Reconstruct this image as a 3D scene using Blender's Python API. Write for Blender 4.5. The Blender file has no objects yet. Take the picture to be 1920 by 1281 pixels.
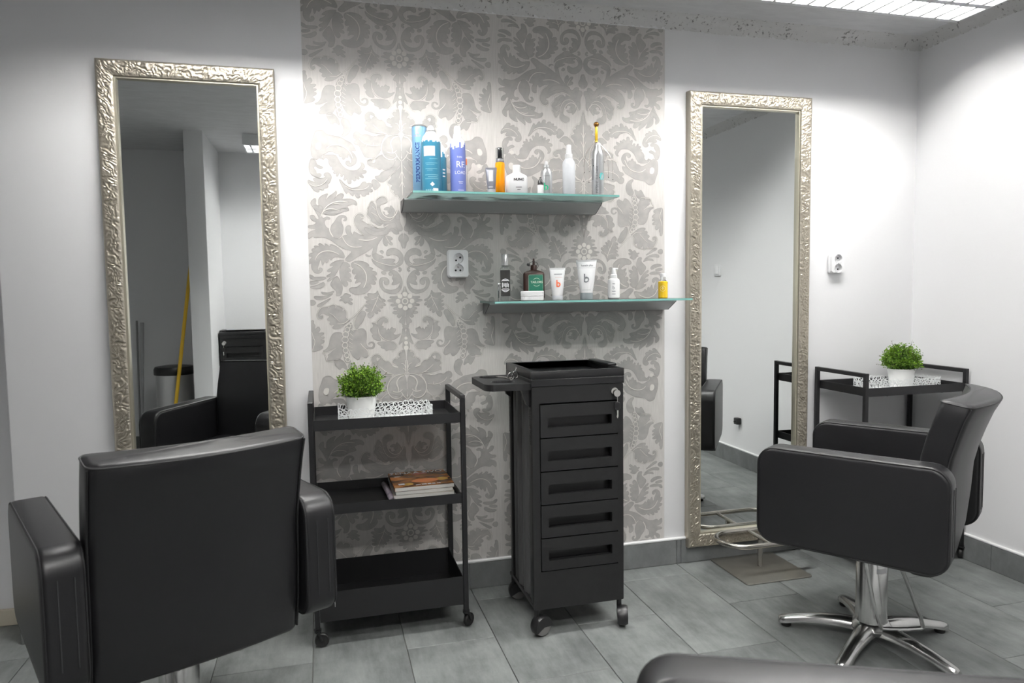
import bpy, bmesh, math, random
import numpy as np
from mathutils import Vector, Matrix, noise
from mathutils.geometry import tessellate_polygon

scene = bpy.context.scene
C = scene.collection
PI = math.pi
rng = random.Random(7)

# ------------------------------------------------------------------ camera, world, exposure
FPX, PITCH, YAW, ROLL = 1338.1, 0.0700, 0.2615, -0.0140
CAM = Vector((0.0094, -2.7318, 1.1830))
fwd = Vector((math.sin(YAW) * math.cos(PITCH), math.cos(YAW) * math.cos(PITCH), -math.sin(PITCH)))
rgt = Vector((math.cos(YAW), -math.sin(YAW), 0))
upv = rgt.cross(fwd)
rgt2 = rgt * math.cos(ROLL) + upv * math.sin(ROLL)
upv2 = -rgt * math.sin(ROLL) + upv * math.cos(ROLL)
cd = bpy.data.cameras.new('camera')
cam = bpy.data.objects.new('camera', cd)
C.objects.link(cam)
M = Matrix((rgt2, upv2, -fwd)).transposed().to_4x4()
M.translation = CAM
cam.matrix_world = M
cd.sensor_width = 36.0
cd.sensor_fit = 'HORIZONTAL'
cd.lens = FPX / 1920 * 36.0
cd.clip_start = 0.05
cd.dof.use_dof = True
cd.dof.focus_distance = 2.75
cd.dof.aperture_fstop = 5.0
scene.camera = cam

world = bpy.data.worlds.new('world')
world.use_nodes = True
world.node_tree.nodes['Background'].inputs[0].default_value = (0.6, 0.65, 0.7, 1)
world.node_tree.nodes['Background'].inputs[1].default_value = 0.05
scene.world = world
scene.view_settings.view_transform = 'Standard'
scene.view_settings.look = 'None'
scene.view_settings.gamma = 1.0
scene.view_settings.use_curve_mapping = False
scene.view_settings.exposure = 0.0
TUBE_POWER = 163.0        # emission strength of the fluorescent tubes
scene.cycles.max_bounces = 10
scene.cycles.diffuse_bounces = 6
scene.cycles.glossy_bounces = 5
scene.cycles.transmission_bounces = 8
scene.cycles.caustics_reflective = False
scene.cycles.caustics_refractive = False
scene.cycles.sample_clamp_indirect = 6.0

# ------------------------------------------------------------------ materials
MATS = {}
def mat(name, col, rough=0.5, metal=0.0, spec=0.5, **kw):
    if name in MATS: return MATS[name]
    m = bpy.data.materials.new(name); m.use_nodes = True
    nt = m.node_tree; b = nt.nodes['Principled BSDF']
    b.inputs['Base Color'].default_value = (*col, 1)
    b.inputs['Roughness'].default_value = rough
    b.inputs['Metallic'].default_value = metal
    b.inputs['Specular IOR Level'].default_value = spec
    if kw.get('trans'):
        b.inputs['Transmission Weight'].default_value = kw['trans']
        b.inputs['IOR'].default_value = kw.get('ior', 1.45)
    if kw.get('coat'):
        b.inputs['Coat Weight'].default_value = kw['coat']
        b.inputs['Coat Roughness'].default_value = 0.1
    if kw.get('emit'):
        b.inputs['Emission Color'].default_value = (*kw.get('ecol', col), 1)
        b.inputs['Emission Strength'].default_value = kw['emit']
    N, L = nt.nodes, nt.links
    tc = N.new('ShaderNodeTexCoord')
    vary = kw.get('vary')                     # (scale, amount, stretch xyz)
    if vary:
        mp = N.new('ShaderNodeMapping'); mp.inputs['Scale'].default_value = vary[2] if len(vary) > 2 else (1, 1, 1)
        L.new(tc.outputs['Object'], mp.inputs[0])
        nz = N.new('ShaderNodeTexNoise'); nz.inputs['Scale'].default_value = vary[0]; nz.inputs['Detail'].default_value = 6
        nz.inputs['Roughness'].default_value = 0.65
        L.new(mp.outputs[0], nz.inputs[0])
        mx = N.new('ShaderNodeMix'); mx.data_type = 'RGBA'
        a = vary[1]
        mx.inputs[6].default_value = (*[max(0, c * (1 - a)) for c in col], 1)
        mx.inputs[7].default_value = (*[min(1, c * (1 + a)) for c in col], 1)
        rmp = N.new('ShaderNodeMapRange'); rmp.inputs[1].default_value = 0.3; rmp.inputs[2].default_value = 0.7
        L.new(nz.outputs[0], rmp.inputs[0]); L.new(rmp.outputs[0], mx.inputs[0])
        L.new(mx.outputs[2], b.inputs['Base Color'])
    bump = kw.get('bump')                     # (scale, strength)
    if bump:
        nz2 = N.new('ShaderNodeTexNoise'); nz2.inputs['Scale'].default_value = bump[0]; nz2.inputs['Detail'].default_value = bump[2] if len(bump) > 2 else 4
        L.new(tc.outputs['Object'], nz2.inputs[0])
        bp = N.new('ShaderNodeBump'); bp.inputs['Strength'].default_value = bump[1]; bp.inputs['Distance'].default_value = 0.002
        L.new(nz2.outputs[0], bp.inputs['Height']); L.new(bp.outputs[0], b.inputs['Normal'])
    MATS[name] = m
    return m

WALL = mat('white_wall_paint', (0.80, 0.80, 0.81), 0.7, spec=0.2, bump=(60, 0.08))
CEIL = mat('ceiling_plaster', (0.70, 0.70, 0.71), 0.8, spec=0.2, bump=(38, 0.5, 8), vary=(9, 0.07, (1, 3, 1)))
GREYP = mat('grey_wall_paint', (0.33, 0.33, 0.325), 0.75, spec=0.2)
BEIGE = mat('beige_plinth', (0.62, 0.57, 0.46), 0.6)
TRIMW = mat('white_trim_plastic', (0.85, 0.85, 0.85), 0.4)
GROUT = mat('grout', (0.20, 0.20, 0.19), 0.9, spec=0.1)
LEATHER = mat('black_leather', (0.008, 0.0078, 0.0090), 0.38, spec=0.45, bump=(420, 0.10))
PIPING = mat('leather_seam', (0.006, 0.006, 0.007), 0.6)
STITCH = mat('seam_thread', (0.026, 0.026, 0.028), 0.7)
BLACKM = mat('black_powder_metal', (0.010, 0.010, 0.011), 0.42, spec=0.4, bump=(900, 0.06))
BLACKP = mat('black_plastic', (0.009, 0.009, 0.010), 0.33, spec=0.5)
BLACKS = mat('black_satin_plastic', (0.0115, 0.0115, 0.012), 0.48, spec=0.4, vary=(30, 0.2))
PILLAR = mat('dark_grey_plastic', (0.085, 0.085, 0.086), 0.4, spec=0.5)
RUBBER = mat('black_rubber', (0.008, 0.008, 0.008), 0.6)
CHROME = mat('polished_chrome', (0.60, 0.60, 0.59), 0.22, 1.0, vary=(14, 0.15))
STEEL = mat('brushed_steel', (0.44, 0.42, 0.385), 0.26, 1.0)
PLATE = mat('steel_floor_plate', (0.36, 0.35, 0.315), 0.38, 0.9, vary=(6, 0.1))
SILVER = mat('silver_can', (0.66, 0.67, 0.68), 0.28, 0.9)
ALU = mat('shelf_aluminium', (0.42, 0.43, 0.435), 0.38, 0.35)
ALUDK = mat('shelf_end_cap', (0.09, 0.09, 0.092), 0.5)
GLASS = bpy.data.materials.new('satin_shelf_glass'); GLASS.use_nodes = True
def satin_glass(m):
    N, L = m.node_tree.nodes, m.node_tree.links
    N.remove(N['Principled BSDF']); out = N['Material Output']
    tl = N.new('ShaderNodeBsdfTranslucent'); tl.inputs[0].default_value = (0.72, 0.90, 0.87, 1)
    tp = N.new('ShaderNodeBsdfTransparent'); tp.inputs[0].default_value = (0.82, 0.95, 0.93, 1)
    gl = N.new('ShaderNodeBsdfGlossy'); gl.inputs['Roughness'].default_value = 0.12
    m1 = N.new('ShaderNodeMixShader'); m1.inputs[0].default_value = 0.45
    L.new(tl.outputs[0], m1.inputs[1]); L.new(tp.outputs[0], m1.inputs[2])
    fr = N.new('ShaderNodeFresnel'); fr.inputs[0].default_value = 1.45
    m2 = N.new('ShaderNodeMixShader'); L.new(fr.outputs[0], m2.inputs[0]); L.new(m1.outputs[0], m2.inputs[1]); L.new(gl.outputs[0], m2.inputs[2])
    L.new(m2.outputs[0], out.inputs[0])
satin_glass(GLASS)
GLASSE = mat('glass_edge', (0.22, 0.50, 0.46), 0.15, spec=0.7)
CLEAR = mat('clear_glass', (0.95, 0.97, 0.97), 0.02, trans=1.0, ior=1.45)
MIRROR = mat('mirror_glass', (0.86, 0.885, 0.875), 0.0, 1.0)
WHITEP = mat('white_plastic', (0.82, 0.82, 0.83), 0.35)
CERAM = mat('white_pot_glaze', (0.80, 0.80, 0.79), 0.4)
LACE = mat('white_lacquered_metal', (0.80, 0.82, 0.82), 0.4)
PAPER = mat('magazine_paper', (0.68, 0.67, 0.63), 0.6, vary=(60, 0.25, (0.1, 0.1, 8)))
GOLD = mat('gold_metal', (0.75, 0.50, 0.10), 0.28, 1.0)
KEYM = mat('nickel', (0.70, 0.69, 0.66), 0.2, 1.0)
DARKHOLE = mat('socket_hole', (0.01, 0.01, 0.01), 0.8)

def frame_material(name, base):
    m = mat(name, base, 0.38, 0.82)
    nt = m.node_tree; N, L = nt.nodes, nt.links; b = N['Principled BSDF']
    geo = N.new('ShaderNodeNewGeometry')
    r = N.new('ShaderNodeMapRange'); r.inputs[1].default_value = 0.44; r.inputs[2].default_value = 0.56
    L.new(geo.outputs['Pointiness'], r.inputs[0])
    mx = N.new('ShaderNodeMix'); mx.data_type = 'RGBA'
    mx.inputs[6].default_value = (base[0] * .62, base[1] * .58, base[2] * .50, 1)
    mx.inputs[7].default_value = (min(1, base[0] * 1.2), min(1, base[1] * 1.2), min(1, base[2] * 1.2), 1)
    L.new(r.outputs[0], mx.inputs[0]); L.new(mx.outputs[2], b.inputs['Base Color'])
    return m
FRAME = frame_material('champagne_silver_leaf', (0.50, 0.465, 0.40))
RIM = mat('frame_inner_rim', (0.66, 0.62, 0.50), 0.35, 0.8)

def tile_material():
    m = bpy.data.materials.new('grey_floor_tile'); m.use_nodes = True
    nt = m.node_tree; N, L = nt.nodes, nt.links; b = N['Principled BSDF']
    tc = N.new('ShaderNodeTexCoord'); oi = N.new('ShaderNodeObjectInfo')
    add = N.new('ShaderNodeVectorMath'); add.operation = 'ADD'
    mul = N.new('ShaderNodeVectorMath'); mul.operation = 'SCALE'; mul.inputs['Scale'].default_value = 0.0
    comb = N.new('ShaderNodeCombineXYZ')
    m13 = N.new('ShaderNodeMath'); m13.operation = 'MULTIPLY'; m13.inputs[1].default_value = 37.0
    L.new(oi.outputs['Random'], m13.inputs[0])
    for i in range(3): L.new(m13.outputs[0], comb.inputs[i])
    L.new(tc.outputs['Object'], add.inputs[0]); L.new(comb.outputs[0], add.inputs[1])
    def nz(scale, st, det=6, rough=.6):
        mp = N.new('ShaderNodeMapping'); mp.inputs['Scale'].default_value = st
        L.new(add.outputs[0], mp.inputs[0])
        n = N.new('ShaderNodeTexNoise'); n.inputs['Scale'].default_value = scale; n.inputs['Detail'].default_value = det; n.inputs['Roughness'].default_value = rough
        L.new(mp.outputs[0], n.inputs[0]); return n
    n1 = nz(5.0, (1, 1, 1)); n2 = nz(22.0, (1, .22, 1), 8, .75)
    mixv = N.new('ShaderNodeMath'); mixv.operation = 'ADD'
    s1 = N.new('ShaderNodeMath'); s1.operation = 'MULTIPLY'; s1.inputs[1].default_value = 0.55
    s2 = N.new('ShaderNodeMath'); s2.operation = 'MULTIPLY'; s2.inputs[1].default_value = 0.45
    L.new(n1.outputs[0], s1.inputs[0]); L.new(n2.outputs[0], s2.inputs[0])
    L.new(s1.outputs[0], mixv.inputs[0]); L.new(s2.outputs[0], mixv.inputs[1])
    rp = N.new('ShaderNodeValToRGB')
    rp.color_ramp.elements[0].position = 0.36; rp.color_ramp.elements[0].color = (0.110, 0.118, 0.116, 1)
    rp.color_ramp.elements[1].position = 0.64; rp.color_ramp.elements[1].color = (0.265, 0.280, 0.275, 1)
    L.new(mixv.outputs[0], rp.inputs[0]); L.new(rp.outputs[0], b.inputs['Base Color'])
    b.inputs['Roughness'].default_value = 0.42; b.inputs['Specular IOR Level'].default_value = 0.4
    bp = N.new('ShaderNodeBump'); bp.inputs['Strength'].default_value = 0.08; bp.inputs['Distance'].default_value = 0.002
    L.new(n2.outputs[0], bp.inputs['Height']); L.new(bp.outputs[0], b.inputs['Normal'])
    return m
TILE = tile_material()
BTILE = mat('grey_skirting_tile', (0.165, 0.172, 0.172), 0.5, vary=(12, 0.25, (1, 1, .6)))

def cove_material():
    m = mat('rough_cove_plaster', (0.66, 0.655, 0.65), 0.85, spec=0.1)
    nt = m.node_tree; N, L = nt.nodes, nt.links; b = N['Principled BSDF']
    tc = N.new('ShaderNodeTexCoord')
    n = N.new('ShaderNodeTexNoise'); n.inputs['Scale'].default_value = 70; n.inputs['Detail'].default_value = 5; n.inputs['Roughness'].default_value = 0.7
    n2 = N.new('ShaderNodeTexNoise'); n2.inputs['Scale'].default_value = 9
    L.new(tc.outputs['Object'], n.inputs[0]); L.new(tc.outputs['Object'], n2.inputs[0])
    ad = N.new('ShaderNodeMath'); ad.operation = 'MULTIPLY_ADD'; ad.inputs[1].default_value = 0.35
    L.new(n2.outputs[0], ad.inputs[0]); L.new(n.outputs[0], ad.inputs[2])
    rp = N.new('ShaderNodeValToRGB')
    rp.color_ramp.elements[0].position = 0.765; rp.color_ramp.elements[0].color = (0.66, 0.655, 0.65, 1)
    rp.color_ramp.elements[1].position = 0.83; rp.color_ramp.elements[1].color = (0.22, 0.215, 0.21, 1)
    L.new(ad.outputs[0], rp.inputs[0]); L.new(rp.outputs[0], b.inputs['Base Color'])
    return m
COVE = cove_material()

def paper_material(name, col, dark, rough, spec, metal=0.0, stripes=True):
    m = mat(name, col, rough, metal, spec=spec)
    nt = m.node_tree; N, L = nt.nodes, nt.links; b = N['Principled BSDF']
    tc = N.new('ShaderNodeTexCoord')
    mp = N.new('ShaderNodeMapping'); mp.inputs['Scale'].default_value = (1, 1, 0.06 if stripes else 1)
    L.new(tc.outputs['Object'], mp.inputs[0])
    n = N.new('ShaderNodeTexNoise'); n.inputs['Scale'].default_value = 260 if stripes else 26; n.inputs['Detail'].default_value = 3
    L.new(mp.outputs[0], n.inputs[0])
    mx = N.new('ShaderNodeMix'); mx.data_type = 'RGBA'
    mx.inputs[6].default_value = (*dark, 1); mx.inputs[7].default_value = (*col, 1)
    r = N.new('ShaderNodeMapRange'); r.inputs[1].default_value = 0.35; r.inputs[2].default_value = 0.65
    L.new(n.outputs[0], r.inputs[0]); L.new(r.outputs[0], mx.inputs[0]); L.new(mx.outputs[2], b.inputs['Base Color'])
    return m
WP_BG = paper_material('wallpaper_ground', (0.625, 0.605, 0.58), (0.56, 0.54, 0.52), 0.6, 0.25)
WP_FILL = paper_material('wallpaper_motif', (0.425, 0.408, 0.392), (0.355, 0.343, 0.332), 0.45, 0.55, 0.0, False)
WP_LINE = mat('wallpaper_vein', (0.66, 0.64, 0.60), 0.5, spec=0.4)
WP_EDGE = mat('wallpaper_outline', (0.33, 0.322, 0.305), 0.55, spec=0.3)

# ------------------------------------------------------------------ mesh helpers
class MB:
    def __init__(s): s.v = []; s.f = []; s.m = []
    def add(s, v, f, mi=0):
        o = len(s.v); s.v += [tuple(p) for p in v]
        s.f += [tuple(i + o for i in q) for q in f]; s.m += [mi] * len(f); return s
    def box(s, lo, hi, mi=0):
        x0, y0, z0 = lo; x1, y1, z1 = hi
        v = [(x0,y0,z0),(x1,y0,z0),(x1,y1,z0),(x0,y1,z0),(x0,y0,z1),(x1,y0,z1),(x1,y1,z1),(x0,y1,z1)]
        return s.add(v, [(0,3,2,1),(4,5,6,7),(0,1,5,4),(1,2,6,5),(2,3,7,6),(3,0,4,7)], mi)
    def bbox(s, lo, hi, b=0.004, seg=2, mi=0):
        bm = bmesh.new(); bmesh.ops.create_cube(bm, size=1.0)
        sx, sy, sz = [hi[i] - lo[i] for i in range(3)]; c = [(hi[i] + lo[i]) / 2 for i in range(3)]
        for v in bm.verts: v.co = Vector((v.co.x * sx + c[0], v.co.y * sy + c[1], v.co.z * sz + c[2]))
        bmesh.ops.bevel(bm, geom=bm.edges[:], offset=b, segments=seg, profile=0.5, affect='EDGES')
        return s.frombm(bm, mi)
    def frombm(s, bm, mi=0):
        bm.verts.index_update()
        s.add([v.co[:] for v in bm.verts], [[v.index for v in f.verts] for f in bm.faces], mi); bm.free(); return s
    def prism(s, poly, d0, d1, axis='x', bevel=0.0, seg=3, mi=0):
        """poly: 2D outline in the two other axes (y,z for x; x,z for y; x,y for z)"""
        def P(a, b, d): return {'x': (d, a, b), 'y': (a, d, b), 'z': (a, b, d)}[axis]
        bm = bmesh.new()
        lo = [bm.verts.new(P(a, b, d0)) for a, b in poly]; hi = [bm.verts.new(P(a, b, d1)) for a, b in poly]
        f0 = bm.faces.new(lo); f1 = bm.faces.new(hi[::-1]); n = len(poly)
        for i in range(n): bm.faces.new((lo[i], hi[i], hi[(i + 1) % n], lo[(i + 1) % n]))
        bmesh.ops.recalc_face_normals(bm, faces=bm.faces[:])
        if bevel > 0:
            ed = list(f0.edges) + list(f1.edges)
            bmesh.ops.bevel(bm, geom=ed, offset=bevel, segments=seg, profile=0.5, affect='EDGES')
        return s.frombm(bm, mi)
    def holed(s, outer, holes, d0, d1, axis='y', mi=0):
        """plate with through holes between d0 and d1"""
        def P(a, b, d): return {'x': (d, a, b), 'y': (a, d, b), 'z': (a, b, d)}[axis]
        polys = [outer] + holes
        tri = tessellate_polygon([[Vector((a, b, 0)) for a, b in p] for p in polys])
        flat = [q for p in polys for q in p]; n = len(flat)
        v = [P(a, b, d0) for a, b in flat] + [P(a, b, d1) for a, b in flat]
        f = [tuple(t) for t in tri] + [tuple(i + n for i in t[::-1]) for t in tri]
        o = 0
        for p in polys:
            k = len(p)
            for i in range(k): f.append((o + i, o + (i + 1) % k, o + (i + 1) % k + n, o + i + n))
            o += k
        return s.add(v, f, mi)
    def tube(s, path, r, n=8, closed=False, caps=True, mi=0):
        P = [Vector(p) for p in path]; k = len(P)
        rr = r if isinstance(r, (list, tuple)) else [r] * k
        v = []; prev = None
        for i, p in enumerate(P):
            if closed: t = (P[(i + 1) % k] - P[i - 1])
            else: t = P[min(i + 1, k - 1)] - P[max(i - 1, 0)]
            t.normalize()
            if prev is None:
                a = Vector((0, 0, 1)) if abs(t.z) < 0.9 else Vector((1, 0, 0))
                u = t.cross(a).normalized()
            else:
                u = (prev - t * prev.dot(t)).normalized()
            prev = u; w = t.cross(u)
            for j in range(n):
                an = 2 * PI * j / n
                v.append(p + (u * math.cos(an) + w * math.sin(an)) * rr[i])
        f = []
        for i in range(k if closed else k - 1):
            for j in range(n):
                a = i * n + j; b = i * n + (j + 1) % n; i2 = (i + 1) % k
                f.append((a, b, i2 * n + (j + 1) % n, i2 * n + j))
        if caps and not closed:
            f.append(tuple(range(n))[::-1]); f.append(tuple((k - 1) * n + j for j in range(n)))
        return s.add(v, f, mi)
    def lathe(s, prof, n=24, c=(0, 0, 0), axis='z', sx=1.0, sy=1.0, mi=0, caps=True):
        v = []; f = []
        k = len(prof)
        for r, z in prof:
            for j in range(n):
                an = 2 * PI * j / n; a, b = r * math.cos(an) * sx, r * math.sin(an) * sy
                p = {'z': (a, b, z), 'y': (a, z, b), 'x': (z, a, b)}[axis]
                v.append((p[0] + c[0], p[1] + c[1], p[2] + c[2]))
        for i in range(k - 1):
            for j in range(n):
                q = (i * n + j, i * n + (j + 1) % n, (i + 1) * n + (j + 1) % n, (i + 1) * n + j)
                f.append(q if axis != 'y' else q[::-1])
        if caps and prof[0][0] > 1e-6: f.append(tuple(range(n))[::-1] if axis != 'y' else tuple(range(n)))
        if caps and prof[-1][0] > 1e-6: f.append(tuple((k - 1) * n + j for j in range(n)))
        return s.add(v, f, mi)
    def rings(s, rings, mi=0, caps=True):
        n = len(rings[0]); o = []
        for r in rings: o += r
        f = []
        for i in range(len(rings) - 1):
            for j in range(n): f.append((i * n + j, i * n + (j + 1) % n, (i + 1) * n + (j + 1) % n, (i + 1) * n + j))
        if caps:
            f.append(tuple(range(n))[::-1]); f.append(tuple((len(rings) - 1) * n + j for j in range(n)))
        return s.add(o, f, mi)
    def xf(s, M):
        s.v = [tuple(M @ Vector(p)) for p in s.v]; return s
    def mesh(s, name, mats, smooth=35):
        me = bpy.data.meshes.new(name)
        me.from_pydata(s.v, [], s.f); me.validate()
        for m in (mats if isinstance(mats, (list, tuple)) else [mats]): me.materials.append(m)
        if any(s.m) and len(s.m) == len(me.polygons): me.polygons.foreach_set('material_index', s.m)
        bm = bmesh.new(); bm.from_mesh(me); bmesh.ops.remove_doubles(bm, verts=bm.verts, dist=1e-6) if smooth and len(s.v) < 60000 else None
        bmesh.ops.recalc_face_normals(bm, faces=bm.faces); bm.to_mesh(me); bm.free()
        if smooth:
            me.shade_smooth(); me.set_sharp_from_angle(angle=math.radians(smooth))
        me.update(); return me
    def obj(s, name, mats, parent=None, smooth=35, label=None):
        return link(name, s.mesh(name, mats, smooth), parent, label)

def link(name, me, parent=None, label=None):
    o = bpy.data.objects.new(name, me); C.objects.link(o)
    if parent is not None: o.parent = parent
    if label: o['label'] = label
    return o
def thing(name, label, cat, loc=(0, 0, 0), rotz=0.0, group=None):
    o = bpy.data.objects.new(name, None); C.objects.link(o); o.empty_display_size = 0.05
    o.location = loc; o.rotation_euler = (0, 0, rotz); o['label'] = label; o['category'] = cat
    if group: o['group'] = group
    return o
def tag(o, label, cat, group=None):
    o['label'] = label; o['category'] = cat
    if group: o['group'] = group
    return o
def struct(name, b, m, parent=None, smooth=0, label=None):
    o = b.obj(name, m, parent, smooth)
    if parent is None: o['kind'] = 'structure'
    if label: o['label'] = label
    return o
def dup(root, loc, rotz, label, group=None):
    def cp(o, par):
        c = o.copy(); C.objects.link(c); c.parent = par
        for ch in list(o.children):
            if ch is not c: cp(ch, c)
        return c
    r = cp(root, None); r.location = loc; r.rotation_euler = (0, 0, rotz); r['label'] = label
    if group: r['group'] = group
    return r
def arc(cx, cy, r, a0, a1, n):
    return [(cx + r * math.cos(math.radians(a0 + (a1 - a0) * i / n)), cy + r * math.sin(math.radians(a0 + (a1 - a0) * i / n))) for i in range(n + 1)]
def rrect(x0, y0, x1, y1, r, n=5):
    return arc(x1 - r, y1 - r, r, 0, 90, n) + arc(x0 + r, y1 - r, r, 90, 180, n) + arc(x0 + r, y0 + r, r, 180, 270, n) + arc(x1 - r, y0 + r, r, 270, 360, n)
def circ(cx, cy, r, n=20): return [(cx + r * math.cos(2 * PI * i / n), cy + r * math.sin(2 * PI * i / n)) for i in range(n)]
def smoothpath(pts, it=2, closed=False):
    P = [Vector(p) for p in pts]
    for _ in range(it):
        Q = []; n = len(P)
        rngi = range(n if closed else n - 1)
        if not closed: Q.append(P[0])
        for i in rngi:
            a, b = P[i], P[(i + 1) % n]
            Q.append(a * .75 + b * .25); Q.append(a * .25 + b * .75)
        if not closed: Q.append(P[-1])
        P = Q
    return P

_tcache = {}
def text_mesh(body, size, bold=0.0, align='CENTER'):
    """2D text outline mesh: (verts xy, faces), centred vertically on its line"""
    key = (body, size, bold, align)
    if key in _tcache: return _tcache[key]
    cu = bpy.data.curves.new('txt', 'FONT'); cu.body = body; cu.size = size; cu.align_x = align; cu.align_y = 'CENTER'
    cu.offset = bold; cu.resolution_u = 2
    o = bpy.data.objects.new('txt', cu); C.objects.link(o)
    dg = bpy.context.evaluated_depsgraph_get(); dg.update()
    me = bpy.data.meshes.new_from_object(o.evaluated_get(dg))
    r = ([v.co.copy() for v in me.vertices], [tuple(p.vertices) for p in me.polygons])
    bpy.data.objects.remove(o); bpy.data.curves.remove(cu); bpy.data.meshes.remove(me)
    _tcache[key] = r
    return r
def text_on_cyl(b, body, size, z, R, sx=1.0, sy=1.0, ang=-90, rot=0, bold=0.0, mi=0):
    """wrap text around a vertical (elliptic) cylinder, facing the local -y side by default"""
    V, Fs = text_mesh(body, size, bold)
    out = []
    cr, sr = math.cos(math.radians(rot)), math.sin(math.radians(rot))
    for p in V:
        x, y = p.x * cr - p.y * sr, p.x * sr + p.y * cr
        a = math.radians(ang) + x / R
        out.append((R * sx * math.cos(a), R * sy * math.sin(a), z + y))
    return b.add(out, Fs, mi)
def text_flat(b, body, size, M, bold=0.0, mi=0, align='CENTER'):
    V, Fs = text_mesh(body, size, bold, align)
    return b.add([tuple(M @ Vector((p.x, p.y, 0))) for p in V], Fs, mi)

# ================================================================== THE ROOM
XL, XR, YF, H = -2.1, 2.674, -3.33, 2.295
XE = -1.015                                    # left end of the back wall, beyond it the wall steps back
fl = struct('floor', MB().box((XL, YF, -0.06), (XR, 0.19, -0.006)), GROUT)
P_, Q_ = 0.302, 0.602
tile_cache = {}
def tile_mesh(w, d):
    k = (round(w, 4), round(d, 4))
    if k not in tile_cache:
        tile_cache[k] = MB().bbox((-w / 2, -d / 2, -0.008), (w / 2, d / 2, 0.0), 0.0012, 1).mesh('tile', TILE, 0)
    return tile_cache[k]
for n in range(-8, 9):
    x0, x1 = 0.2522 + P_ * n, 0.2522 + P_ * (n + 1)
    x0, x1 = max(x0, XL), min(x1, XR)
    if x1 - x0 < 0.02: continue
    off = -0.118 if n % 2 else -0.418
    ymax = 0.0 if (x0 + x1) / 2 > XE else 0.18
    for k in range(-2, 7):
        y1 = off - Q_ * (k - 1); y0 = y1 - Q_
        y0, y1 = max(y0, YF), min(y1, ymax)
        if y1 - y0 < 0.02: continue
        t = link('tile', tile_mesh(x1 - x0 - 0.0024, y1 - y0 - 0.0024), fl)
        t.location = ((x0 + x1) / 2, (y0 + y1) / 2, 0)

wall_back = struct('wall_back', MB().bbox((XE, 0, 0), (XR + 0.1, 0.18, 2.4), 0.006, 3), WALL, smooth=40)
struct('wall_recess', MB().box((XL - 0.1, 0.18, 0.0), (XE + 0.05, 0.28, 2.4)), WALL)
struct('baseboard_recess', MB().bbox((XL, 0.166, 0.0), (XE, 0.18, 0.06), 0.003, 2), BEIGE)
struct('wall_right', MB().box((XR, YF - 0.1, 0), (XR + 0.1, 0.0, 2.4)), WALL)
struct('wall_front', MB().box((XL - 0.1, YF - 0.1, 0), (XR, YF, 2.4)), WALL)
struct('wall_left', MB().box((XL - 0.1, YF, 0), (XL, 0.18, 2.4)), WALL)
struct('wall_partition', MB().bbox((-0.845, YF, 0), (-0.722, -2.57, H + 0.02), 0.004, 2), WALL, smooth=40)
struct('ceiling', MB().box((XL - 0.1, YF - 0.1, H), (XR + 0.1, 0.28, 2.4)), CEIL)

# skirting of grey tiles with a white bead on top
def skirting(name, p0, p1, nrm, joints, hgt=0.104, bead=True, tn=1):
    p0, p1, nrm = Vector(p0), Vector(p1), Vector(nrm)
    d = (p1 - p0).normalized(); Ln = (p1 - p0).length
    base = MB()
    def slab(a, b, t0, t1, z0, z1, bev):
        bb = MB().bbox((a, t0, z0), (b, t1, z1), bev, 1)
        M2 = Matrix(((d.x, nrm.x, 0, p0.x), (d.y, nrm.y, 0, p0.y), (0, 0, 1, 0), (0, 0, 0, 1)))
        return bb.xf(M2)
    root = struct(name, slab(0, Ln, 0.0005, 0.006, 0.0, hgt - 0.002, 0.0005), GROUT)
    js = [0] + joints + [Ln]
    for a, b in zip(js[:-1], js[1:]):
        slab(a + 0.001, b - 0.001, 0.001, 0.010, 0.001, hgt, 0.0012).obj('tile', BTILE, root, 0)
    if bead:
        o = struct('trim_%d' % tn, slab(0, Ln, 0.0005, 0.011, hgt, hgt + 0.013, 0.004), TRIMW)
skirting('baseboard_back', (XE, 0, 0), (XR - 0.011, 0, 0), (0, -1, 0), [0.36, 0.96, 1.564, 2.475, 2.495, 3.1], tn=1)
skirting('baseboard_right', (XR, 0, 0), (XR, YF, 0), (-1, 0, 0), [0.45, 1.06, 1.66, 2.27, 2.9], tn=2)
skirting('baseboard_front', (XR - 0.011, YF, 0), (-0.722, YF, 0), (0, 1, 0), [0.6, 1.2, 1.8, 2.4, 3.0], tn=3)
skirting('baseboard_front_niche', (-0.845, YF, 0), (XL, YF, 0), (0, 1, 0), [0.6], tn=4)

# rough plaster cove between walls and ceiling
def cove(name, p0, p1, nrm, seed):
    p0, p1, nrm = Vector(p0), Vector(p1), Vector(nrm)
    d = (p1 - p0); Ln = d.length; d.normalize()
    nu, nv = int(Ln / 0.008), 12
    v = []; f = []
    for i in range(nu + 1):
        s = Ln * i / nu
        for j in range(nv + 1):
            t = j / nv; a = t * PI / 2
            R = 0.052 + 0.004 * noise.noise(Vector((s * 6, seed, 0)))
            off = R * (1 - math.sin(a)); zz = H - R * (1 - math.cos(a))      # a=0: on ceiling, a=90: on wall
            dsp = 0.0028 * noise.fractal(Vector((s * 60, t * 5, seed)), 0.9, 2.0, 3)
            if j in (0, nv): dsp = -0.001
            off += dsp * math.sin(a) + 0.0005; zz -= dsp * math.cos(a) + 0.0005
            q = p0 + d * s + nrm * off
            v.append((q.x, q.y, zz))
    for i in range(nu):
        for j in range(nv):
            a = i * (nv + 1) + j
            f.append((a, a + 1, a + nv + 2, a + nv + 1))
    return struct(name, MB().add(v, f), COVE, smooth=60)
cove('trim_5', (XE, 0, 0), (XR, 0, 0), (0, -1, 0), 1.3)
cove('trim_6', (XR, 0, 0), (XR, YF, 0), (-1, 0, 0), 5.1)

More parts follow.
